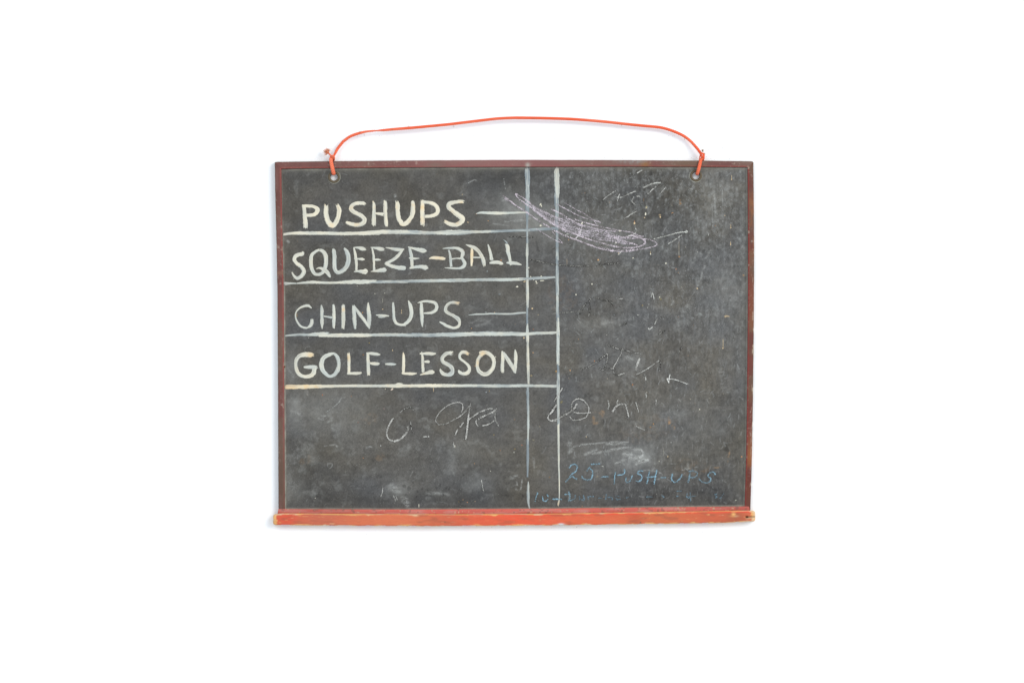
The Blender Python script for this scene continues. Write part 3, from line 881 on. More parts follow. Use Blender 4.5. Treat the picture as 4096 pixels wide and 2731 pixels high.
word('GOLF-LESSON', 0.62, 0.12, [
    ('G', [('C 648 975 60 600 966 78 530 962 72 452 980 64 400 1032 58 385 1110 52 400 1200 56 452 1268 56 530 1292 52 605 1280 62 652 1232 66 664 1180 58 685 1140 46', .6, .08, [(1242, 1420, 16, .9), (1190, 1400, 14, .5)]), ('C 502 1150 22 570 1150 52 640 1150 58 708 1148 46', .35, .12)]),
    ('O, first', (.15, ['C 962 942 30 890 962 52 812 1002 62 772 1080 72 775 1170 66 820 1240 56 885 1285 42 958 1265 52 1008 1200 62 1028 1110 52 1018 1030 56 985 972 50 952 950 35'])),
    ('L, first', [('C 1172 938 34 1178 1020 45 1178 1120 45 1178 1242 45', .8, .05, [(1392, 1430, 12, .9)]), 'C 1156 1245 38 1230 1243 42 1310 1243 44 1370 1236 22']),
    ('F', ['C 1462 935 38 1462 1020 50 1468 1120 50 1472 1200 56 1472 1272 44', 'C 1438 942 22 1520 948 48 1600 960 46 1648 965 18', 'C 1488 1090 30 1550 1098 52 1610 1100 46 1638 1095 12']),
    ('-', (.2, ['C 1724 1105 22 1790 1105 44 1850 1108 36 1886 1105 10'])),
    ('L, second', (.8, ['D 45 888 12 52 950 42 52 1050 42 48 1185 40', 'D 28 1188 26 100 1190 40 180 1192 40 240 1186 14'])),
    ('E', (.6, ['D 308 880 14 322 950 36 325 1050 42 328 1175 42', 'D 280 905 20 360 905 40 450 908 52 512 906 22', 'D 345 1020 25 395 1020 42 424 1022 28', ('D 283 1208 12 350 1190 36 420 1172 58 465 1170 60 494 1166 22', .75, .05)])),
    ('S, first', (.35, ['D 750 905 66 700 896 50 642 918 55 602 970 52 610 1020 52 662 1052 56 720 1088 60 750 1140 56 728 1192 62 670 1208 48 612 1188 52 580 1150 38 575 1118 14'])),
    ('S, second', [('D 975 918 50 930 888 52 882 888 46 850 932 38 862 980 36 920 1025 36 968 1070 42 990 1125 46 958 1180 56 900 1190 46 852 1170 46 832 1140 22', .45, .1, [(1870, 1417, 14, 1.0)])]),
    ('O, second', [('D 1128 892 36 1200 888 56 1270 908 55 1326 970 56 1340 1050 52 1310 1130 58 1250 1188 58 1185 1198 58 1122 1150 52 1102 1070 48 1118 980 48 1162 925 50 1215 890 36', .5, .1, [(1932, 1415, 16, .9), (1912, 1450, 14, .7)])]),
    ('N', (.45, ['D 1455 866 18 1465 950 50 1460 1060 50 1458 1172 56', 'D 1465 890 40 1520 965 56 1580 1060 56 1635 1150 50', 'D 1642 850 20 1650 930 50 1648 1030 46 1642 1100 50 1635 1176 36'])),
])
paint('painted_dash', 'short dash after PUSHUPS', [('B 1085 340 10 1150 325 32 1300 330 44 1400 332 42 1550 328 35 1800 322 26', .35, .12)])
paint('painted_dash', 'short dash after CHIN-UPS', [('D 976 356 8 1100 345 24 1200 343 24 1300 337 24 1450 340 26 1600 340 28 1700 328 30 1798 322 20', .25, .3)])
paint('painted_rule', 'line under PUSHUPS', [
    ('A 198 665 38 300 650 42 450 645 52 650 645 54 850 648 50 1050 652 52 1250 650 52 1450 645 64 1600 635 68 1700 628 64 1850 628 64 2080 630 62', .55, .08),
    ('A 1950 628 60 B 0 606 60 200 604 62 400 612 50 560 611 46', .4, .22),
    ('B 520 612 46 620 610 62 700 608 72 900 605 70 1000 600 52 1100 597 42 1300 592 40', .4, .2),
    ('B 1180 596 34 1300 592 38 1500 585 36 1700 577 38 1850 572 38', .1, .5),
    ('B 1780 573 34 1900 567 42 2100 555 42 2255 545 42', .0, .85)])
paint('painted_rule', 'line under SQUEEZE-BALL', [
    ('A 210 1400 56 300 1395 32 400 1395 22', .4, .3), ('A 400 1395 20 500 1385 36 650 1378 46 800 1385 36 950 1385 34 1100 1378 50 1250 1372 62 1450 1370 62 1590 1362 34', .45, .15),
    ('A 1480 1378 30 1700 1370 46 1900 1370 44 2060 1374 34', .25, .35), ('B -30 1305 44 150 1300 42 400 1295 46 600 1292 46 750 1290 52 950 1283 50 1010 1280 40', .2, .35),
    ('B 960 1283 34 1100 1280 40 1300 1278 46 1500 1278 46 1700 1272 42 1780 1268 38', .3, .25), ('B 1700 1274 34 1850 1262 40 2000 1255 40 2215 1244 34', .05, .5)])
paint('painted_rule', 'line under CHIN-UPS', [
    ('C 222 684 26 350 670 36 450 665 38 600 668 40', .15, .4), ('C 560 670 36 650 662 52 750 656 60 870 656 58', .2, .3), ('C 720 678 44 1000 675 56 1200 675 56 1450 674 54 1520 676 30', .5, .06),
    ('C 1480 672 40 1700 668 48 1930 668 46', .25, .3), ('C 1900 670 46 2080 672 52 D 200 638 56 400 642 52 600 640 54', .05, .55), ('D 520 636 44 600 635 56 800 635 66 1000 628 56 1200 622 66', .1, .4),
    ('D 1120 622 44 1200 620 66 1400 626 62 1600 622 56 1740 626 46', .25, .3), ('D 1600 640 20 1750 630 50 1900 618 42 2050 615 42 2200 608 38 2250 598 22', .3, .25)])
paint('painted_rule', 'line under GOLF-LESSON', [
    ('C 218 1460 40 262 1445 66 400 1445 64 600 1440 60 850 1435 46 1000 1432 38 1300 1428 40', .95, .04, [(1150, 1546, 40, 1.1), (1230, 1546, 60, .5)]),
    ('C 950 1432 38 1300 1430 44 1600 1430 42 1750 1430 42', .55, .12), ('C 1720 1425 40 1800 1430 50 1900 1432 52 2080 1430 44 D 200 1364 42 450 1362 50 600 1362 48 800 1362 44', .8, .05),
    ('D 600 1358 44 800 1362 42 1100 1362 42 1300 1363 40', .4, .15), ('D 1100 1362 42 1300 1364 48 1500 1365 46 1700 1362 44 1900 1362 40', .25, .35), ('D 1820 1364 30 2000 1365 40 2100 1367 40 2235 1370 42', .3, .3),
    ('C 1865 1412 12 1920 1400 36 1984 1397 8', .5, .1)])
paint('painted_rule', 'left upright line', [
    ('V 245 572 42 247 620 48 250 680 44 250 750 38', 0.12, 0.58), ('V 250 720 34 249 850 36 248 950 34 B 1812 450 28 1812 620 28 1815 760 32', 0.00, 0.82),
    ('B 1813 720 22 1812 880 40 1812 1000 28 1815 1200 36 1815 1300 36', 0.28, 0.46), ('B 1813 1250 36 1815 1400 40 1818 1497 42 D 1820 150 40 1817 250 34', 0.48, 0.30),
    ('D 1815 220 26 1812 400 30 1814 500 30', 0.00, 0.82), ('D 1814 480 22 1817 600 42 1820 700 40 1820 760 30', 0.36, 0.38), ('D 1820 740 30 1822 900 38 1826 1100 40 1832 1338 30', 0.68, 0.25),
    ('D 1818 1385 34 1822 1420 34 G 1230 60 30 1232 150 28 1236 300 24', 0.12, 0.62), ('G 1236 280 20 1236 400 26 1235 500 18 1231 620 20', 0.20, 0.50), ('G 1230 560 24 1231 750 26 1228 960 16', 0.00, 0.90),
    ('G 1236 1005 10 1236 1060 24 1235 1180 32 1240 1240 22 1250 1292 14', 0.32, 0.42)])
paint('painted_rule', 'right upright line', [
    ('V 520 566 26 512 600 44 512 640 48', 0.48, 0.34), ('V 512 615 46 514 700 48 517 780 44 512 850 30', 0.40, 0.34), ('V 510 800 38 512 900 38 B 2238 250 52 2235 420 48', 0.00, 0.78),
    ('B 2235 300 40 2232 450 40 2238 600 40 2240 800 40 2240 1000 40', 0.00, 0.90), ('B 2240 950 34 2240 1200 44 2242 1400 44 2243 1497 42', 0.00, 0.82), ('D 2243 60 30 2245 300 42 2252 450 44', 0.16, 0.54),
    ('D 2250 400 36 2252 560 44 2252 640 46', 0.40, 0.38), ('D 2252 600 40 2252 760 46 2250 900 44', 0.00, 0.78), ('D 2250 860 36 2252 960 44 2252 1060 44', 0.24, 0.46), ('D 2252 1040 30 2255 1150 34 2255 1200 38', 0.00, 0.90),
    ('D 2255 1180 34 2255 1300 44 2255 1497 44', 0.20, 0.50), ('G 1548 30 30 1550 250 26 1552 420 26', 0.32, 0.46), ('G 1552 400 24 1553 520 24 1555 800 20 1560 1000 15 1560 1180 14 1550 1240 20 1549 1264 6', 0.56, 0.27, [(2233, 2016, 12, 1.0)])])
paint('painted_mark', 'small brush flick above the last L', [('B 1470 705 4 1510 738 22 1530 768 20', .0, .85)])


# ------------------------------------------------------------------ chalk: scattered flecks lying on the face
BOARD, SHD = lin((86, 83, 78)), (44, 42, 40)
BLUE, FAINT = (146, 184, 202), (118, 148, 164)


def fleck_cloud(items):
    """items: (points, density per px^2, size lo, size hi, colour, z) -> quads"""
    XS, YS, SZ, AN, CO, AS, ZZ = [], [], [], [], [], [], []
    for pts, dens, lo, hi, colr, z in items:
        P = catmull(pts, 1.5)
        L = np.hypot(*np.diff(P[:, :2], axis=0).T)
        area_ = (L * (P[:-1, 2] + P[1:, 2]) / 2)
        N = max(2, int(area_.sum() * dens * (1.9 if not (colr == SHD) else 1.2)))
        seg = rng.choice(len(area_), N, p=area_ / area_.sum())
        t = rng.random(N)
        c = P[seg] * (1 - t)[:, None] + P[seg + 1] * t[:, None]
        T = P[seg + 1, :2] - P[seg, :2]
        T /= np.hypot(T[:, 0], T[:, 1])[:, None] + 1e-9
        o = rng.normal(0, 0.30, N).clip(-0.6, 0.6) * c[:, 2]
        x, y = c[:, 0] - T[:, 1] * o, c[:, 1] + T[:, 0] * o
        # tooth of the board: only the high grain catches chalk; pressure varies
        k = vn(x, y, 2.2, 2.2, 41) * 0.72 + vn(x, y, 19, 19, 42) * 0.28 > (0.20 if colr in (BLUE, FAINT) else 0.31)
        x, y = x[k], y[k]
        n = len(x)
        XS.append(x)
        YS.append(y)
        SZ.append(rng.uniform(lo, hi, n))
        AS.append(rng.uniform(0.5, 1.0, n))
        AN.append(np.arctan2(T[k, 1], T[k, 0]) + rng.normal(0, 0.8, n))
        press = np.clip(0.16 + rng.uniform(0, 0.75, n) + 0.9 * (vn(x, y, 16, 16, 43) - 0.35), 0.08, 1.0)[:, None]
        if colr == SHD:
            press = press * 0.4 + 0.6
        CO.append((BOARD * (1 - press) + lin(colr)[None] * press) * rng.uniform(0.85, 1.12, n)[:, None])
        ZZ.append(np.full(n, z))
    x, y, s, a, q, c, z = map(np.concatenate, (XS, YS, SZ, AS, AN, CO, ZZ))
    n = len(x)
    z = FACE + z + rng.uniform(0, 0.00006, n)
    base = np.array([(-1, -.7), (.8, -1), (1, .8), (-.7, 1)]) / 2
    jit = base[None] + rng.normal(0, 0.12, (n, 4, 2))
    u, v = jit[..., 0] * s[:, None], jit[..., 1] * (s * a)[:, None]
    X = x[:, None] + u * np.cos(q)[:, None] - v * np.sin(q)[:, None]
    Y = y[:, None] + u * np.sin(q)[:, None] + v * np.cos(q)[:, None]
    V = W(X, Y, z[:, None] + 0 * X).reshape(-1, 3)
    F = np.arange(4 * n).reshape(n, 4)[:, ::-1].copy()
    return V, F, np.repeat(c, 4, 0)


def chalk(name, label, items, stuff=False):
    V, F, C = fleck_cloud(items)
    o = mesh_obj(name, V, F, MAT_CHALK, slate, C, smooth=False)
    if label:
        o['label'] = label
    if stuff:
        o['kind'] = 'stuff'
    return o


ZC = 0.00050
PINK = (226, 212, 220)
pk = []


def pl(t, w, d=0.30, c=PINK):
    pk.append((parse('H ' + t, w * 0.9), d * 0.72, 1.4, 2.8, c, ZC))


pl('215 190 300 255 400 330 520 405 640 490 830 610 1000 700 1170 765 1340 830 1500 880 1650 905 1800 905 1950 885', 5.5, .42)
pl('1950 885 2100 858 2170 835 2185 810 2150 780 2080 755 1990 745 1850 740 1700 725 1600 710', 4, .26)
pl('385 175 480 225 600 320 700 385 850 450', 6, .42)
pl('385 180 420 230 450 262', 5, .3)
pl('450 250 520 305 650 400 800 510 950 600 1100 665 1250 730 1450 790 1650 845 1800 862 1950 850 2030 810 2035 775 1990 745 1850 700', 5.5, .40)
pl('835 370 950 420 1080 500 1200 560 1330 600 1500 640 1680 655', 5, .36)
pl('900 300 1020 365 1140 430 1280 490 1420 525 1475 543', 4, .34)
pl('1015 295 1200 400 1400 515 1475 540 1420 515', 2.2, .3)
pl('1140 500 1300 550 1500 600 1700 640 1850 665 1960 710 2020 722', 4, .36)
pl('1500 770 1650 740 1850 715 2010 718', 4, .2)
pl('1550 690 1700 755 1850 800 1940 830', 4.5, .32)
pl('650 620 770 695 880 760 990 805', 3, .36)
pl('990 805 930 740 850 655', 2, .3)
pl('1240 590 1180 700 1150 750', 3.5, .4)
pl('1180 380 1300 450 1420 560 1510 640', 2, .22)
pl('1450 850 1650 890 1900 880', 3, .2)
pl('240 215 260 240 290 265', 4, .3)
ub = parse('H 560 290 700 385 900 465 1050 500 1200 570 1400 615 1700 668', 6)
lb = parse('H 560 330 750 485 950 605 1150 690 1400 742 1650 790 1900 820', 6)
ubr, lbr = catmull(ub, 10), catmull(lb, 10)
for i in range(13):
    t = (i + rng.uniform(-.3, .3)) / 12
    m = 12
    A_ = ubr[np.linspace(rng.integers(0, 4), len(ubr) - 1 - rng.integers(0, 6), m).astype(int)]
    B_ = lbr[np.linspace(0, len(lbr) - 1 - rng.integers(0, 10), m).astype(int)]
    Q = A_ * (1 - t) + B_ * t
    Q[:, 1] += rng.normal(0, 2.0, m)
    Q[:, 2] = rng.uniform(3.5, 7)
    pk.append((Q, rng.uniform(0.05, 0.17), 1.3, 2.5, (222, 211, 219), ZC))
chalk('chalk_scribble', 'pink chalk scribble across the two upright lines', pk)



def bl(ts, w=4.2, d=0.34, c=BLUE):
    return [(parse(t, w * 0.85), d * 0.85, 1.4, 2.5, c, ZC) for t in ts]


def glyphs(colour_word, w, d, c, table):
    for ch, strokes in table:
        chalk('chalk_letter', '%s %s' % (colour_word, ch), bl(strokes, w, d, c))


glyphs('blue chalk', 5.4, .42, BLUE, [
    ('figure 2', ['K 215 365 240 335 280 325 305 350 290 400 240 440 205 490 175 520', 'K 205 490 250 460 280 485 305 490']),
    ('figure 5', ['K 455 325 560 320', 'K 445 350 412 402', 'K 440 365 475 400 475 450 460 490 410 500 365 480 358 455']), ('dash after 25', ['K 570 465 655 465']),
    ('letter P of PUSH', ['K 735 410 725 470 722 545', 'K 830 380 838 410 815 440 750 450']), ('letter U of PUSH', ['K 855 470 850 510 870 530 895 515 915 470 922 450']),
    ('letter S of PUSH', ['K 1045 400 1000 400 980 425 1020 450 1030 480 1000 515 960 510']), ('letter H of PUSH', ['K 1115 395 1100 470 1085 545', 'K 1197 388 1180 470 1165 550', 'K 1085 470 1190 462']),
    ('hyphen of PUSH-UPS', ['K 1243 476 1300 472']), ('letter U of UPS', ['K 1375 430 1360 480 1380 520 1410 525 1460 480 1480 430']),
    ('letter P of UPS', ['K 1570 420 1560 470 1545 530', 'K 1555 405 1610 398 1650 420 1645 450 1600 475 1565 470']), ('letter S of UPS', ['K 1852 442 1830 408 1785 425 1770 460 1800 480 1795 510 1760 532 1710 525 1665 485'])])
glyphs('blue chalk', 5.0, .36, BLUE, [
    ('figure 1', ['G 1335 1120 1320 1165 1308 1215']), ('figure 0', ['G 1385 1160 1390 1200 1415 1213 1445 1190', 'G 1432 1140 1445 1165']), ('dash after 10', ['G 1485 1190 1555 1190 K 70 712 135 715']),
    ('letter D', ['K 213 630 225 680 215 730', 'K 165 660 225 662', 'K 205 735 260 720 285 690 280 670'])])
glyphs('faint blue chalk', 4.2, .30, FAINT, [
    ('letter u', ['K 325 680 335 725', 'K 330 700 380 730 375 670']), ('letter m', ['K 425 680 430 720', 'K 440 685 490 685']), ('dash', ['K 540 700 575 705']), ('letter b', ['K 630 660 625 720', 'K 650 690 690 695 700 725']),
    ('letter e', ['K 730 680 780 685', 'K 740 700 750 720 790 715']), ('remnant', ['K 850 700 880 690']), ('remnant in the first ring', ['K 1080 690 1150 690']), ('remnant in the second ring', ['K 1250 670 1280 700']),
    ('remnant of two bars', ['K 1420 625 1475 625', 'K 1415 680 1450 680']), ('figure 4', ['K 1540 650 1530 690 1635 680', 'K 1570 640 1575 745', 'K 1540 705 1560 705']),
    ('last figure 5', ['K 1840 660 1870 660', 'K 1850 675 1875 690 1850 702']), ('last letter', ['K 1945 650 1910 710', 'K 1900 705 1922 690'])])

WHT = (204, 202, 195)


def etched(ts, w=4.0, d=0.40, dd=0.20, c=WHT):
    """old waxy writing: dark rim, pale core"""
    it = []
    for t in ts:
        ww = w
        if isinstance(t, tuple):
            t, ww = t
        it.append((parse(t, ww * 1.9), dd, 1.4, 2.4, SHD, ZC - 0.00018))
        it.append((parse(t, ww), d, 1.4, 2.6, c, ZC))
    return it


WH = 'worn white handwritten '
chalk('chalk_letter', WH + 'letter o, lower left', etched([
    ('F 1440 430 1440 470 1400 530 1350 570 1290 585', 6.5), ('F 1290 585 1240 560 1220 510 1235 440 1265 380 1290 345', 5)], d=.55, dd=.05) + etched([
    'F 1360 285 1430 235 1480 235 1503 270', 'F 1470 380 1480 460 1500 495'], 2.5, .2, .3))
chalk('chalk_letter', WH + 'letter G, lower left', etched([
    'G 535 285 553 240 540 190 480 182 400 210 320 270', ('G 320 270 275 340 270 380 300 412', 4), 'G 300 412 370 405 440 370 510 335', ('G 510 335 570 285 620 215', 4.5),
    'G 632 190 622 250 615 300', ('G 615 300 605 400 595 480 582 565', 6)], 2.8, .46, .14))
chalk('chalk_letter', WH + 'letter a, lower left', etched([
    ('G 470 525 500 460', 4), ('G 520 440 560 390', 5), ('G 600 370 700 300 780 260 850 243 885 245', 5), ('G 885 250 870 280 780 320 710 355', 6), 'G 700 360 688 390 715 432', 'G 755 425 830 405 880 370',
    ('G 903 240 890 300 895 370 930 430', 3.5)], 3.5, .46, .16))
chalk('chalk_letter', WH + 'looped letter b crossing the right upright line', etched([
    ('R 140 590 110 640 45 745', 5), ('G 1530 205 1500 250 1470 290', 7)], d=.34, dd=.25) + etched([
    'G 1470 290 1440 340 1475 375 1530 370', ('R 75 780 40 830 5 880', 7), 'R 0 960 60 945 130 915'], 4, .42, .2))
chalk('chalk_letter', WH + 'round letter e', etched([
    ('R 130 915 240 850 270 820 305 765', 7), 'R 240 850 245 770 280 725 330 712 390 745 430 800 435 860', 'R 435 860 400 920 330 945 260 950 220 910', 'R 250 850 300 870 370 875 460 865'], 4, .44, .20))
chalk('chalk_letter', WH + 'letter n', etched([('R 700 860 740 800 800 772 845 775', 6), ('R 845 775 860 830 885 920', 5), 'R 765 725 750 750 755 775'], 4, .44, .20))
chalk('chalk_letter', WH + 'letter s, right field', etched([
    'R 330 388 440 350 540 290', ('R 540 290 600 240 640 210 645 240', 3.4), 'R 645 240 635 310 610 375 590 395 535 355', 'R 600 380 700 375'], 3, .18, .42))
chalk('chalk_letter', WH + 'letter t, right field', etched(['R 650 110 750 150 870 178 1010 208', 'R 705 370 720 430 770 450'], 3, .18, .42) + etched(['R 815 140 790 220 740 310 705 370', ('R 770 450 830 425', 4), ('R 860 175 920 188', 3)], 3.2, .36, .2))
STROKES = [
    ('bright upright stroke of an i', 6.5, .7, .05, WHT, ['R 1005 260 985 310 960 395']),
    ('arrow-like mark', 2.6, .65, .1, (232, 231, 224), ['R 1545 548 1450 515 1400 498 1310 487', 'R 1345 440 1335 480 1332 535', 'R 1310 487 1332 535']),
    ('long pale stroke left of the right eyelet', 4.6, .62, .08, (222, 222, 214), ['T 1075 305 1150 270 1210 252 1265 250']),
    ('bright stroke with a hooked end', 3.6, .5, .06, (226, 226, 218), ['T 1190 862 1290 840 1350 825 1440 800 1500 788 1560 785', 'T 1538 772 1560 785 1540 797'])]
for ts in ('R 965 445 1070 390 1160 330 1220 285', 'R 1060 440 1075 500', 'R 1190 720 1185 780', 'R 1075 650 1080 700', 'M 1130 530 1150 480 1165 545', 'M 1090 650 1110 600', 'M 1170 830 1200 770', 'M 1100 870 1110 890 1150 860',
           'M 980 730 1000 725', 'H 1020 695 1070 685', 'M 770 545 815 545', 'R 960 750 995 860', 'R 965 1020 1060 1060', 'T 1215 290 1170 330 1125 370', 'T 635 435 700 385 770 340',
           'T 770 405 830 410 900 380 995 340', 'T 815 370 790 460', 'T 1000 395 1035 398', 'T 975 400 950 450 990 490', 'T 1005 145 1065 110', 'T 870 640 1000 560', 'T 720 715 780 690', 'T 1260 370 1320 300',
           'T 1500 820 1420 875 1345 920', 'T 910 830 960 820 1000 780 985 735', 'T 1788 800 1790 830', 'T 340 860 385 800 400 740', 'T 800 1040 860 970', 'F 1182 1055 1175 1110 1160 1165', 'F 1290 1150 1315 1210',
           'F 1315 1155 1332 1200', 'G 745 990 768 1105', 'G 450 595 465 650', 'G 140 540 200 535', 'R 650 730 660 780 650 830'):
    STROKES.append((None, 3.2, .42, .10, (208, 207, 200), [ts]))
for ts in ('M 0 160 130 170 200 178 330 180 435 178', 'M 515 170 600 160 680 155 760 140', 'M 330 730 370 640 430 575 500 535 600 560 660 570 695 590 685 625', 'M 435 590 445 660 435 745', 'M 770 850 860 815', 'M 1215 945 1290 905',
           'B 1560 660 1640 670 1790 672 1900 672', 'B 1840 990 1950 1010 2050 1035 2130 1055 2310 1070', 'M 775 625 795 628', 'M 1235 770 1245 745', 'T 80 975 150 960', 'T 255 925 300 935', 'R 1220 285 1240 300 1230 370 1215 410', 'R 1480 130 1440 200'):
    STROKES.append(('dark scored stroke', 2.8, .13, .46, (180, 178, 170), [ts]))
STROKES.append(('faint thin line right of the CHIN-UPS row', 3.0, .16, .05, (170, 168, 160), ['M 0 715 150 700 300 690 380 682']))
for lb, w, d, dd, c, ts in STROKES:
    chalk('chalk_mark', lb, etched(ts, w, d, dd, c))
# dust that stayed on the tooth of the board: uncountable specks
its = []
for d, w, dn in (('K 240 135 480 95 760 72 880 80', 7, .10), ('K 480 210 660 172 860 140 950 155 1010 165 1035 210', 9, .14), ('K 860 200 900 240 990 250', 26, .06), ('K 970 320 1060 285', 8, .28), ('K 730 320 860 270', 8, .12),
                 ('B 1500 450 1650 440 1850 415', 8, .06), ('U 1840 705 1890 678', 4, .2), ('F 520 345 650 350', 14, .03), ('F 240 290 340 300', 26, .03), ('F 1400 1180 1430 1250', 20, .08), ('F 1010 655 1055 640', 6, .3),
                 ('R 860 250 910 270', 12, .1), ('F 590 280 660 230 720 180', 3, .14), ('K 230 60 225 190', 12, .06), ('F 250 1000 260 1100', 30, .015), ('N 2880 740 2880 1000', 90, .004), ('N 2300 720 2800 720', 80, .004), ('N 2600 1100 2900 1300', 200, .003)):
    its.append((parse(d, w), dn, 1.3, 2.4, (178, 178, 174), ZC - 0.0002))
for x0, x1, y0, y1, nn, c in ((1140, 2980, 680, 2030, 2200, (150, 148, 140)), (2250, 2980, 680, 1500, 1300, (158, 164, 164)), (1140, 1900, 1560, 2030, 700, (150, 150, 142))):
    for _ in range(0):
        pass
    p = np.array([[x0, (y0 + y1) / 2, y1 - y0], [x1, (y0 + y1) / 2, y1 - y0]], float)
    its.append((p, nn / ((x1 - x0) * (y1 - y0)), 1.2, 2.4, c, ZC - 0.0002))
chalk('chalk_dust', None, its, stuff=True)


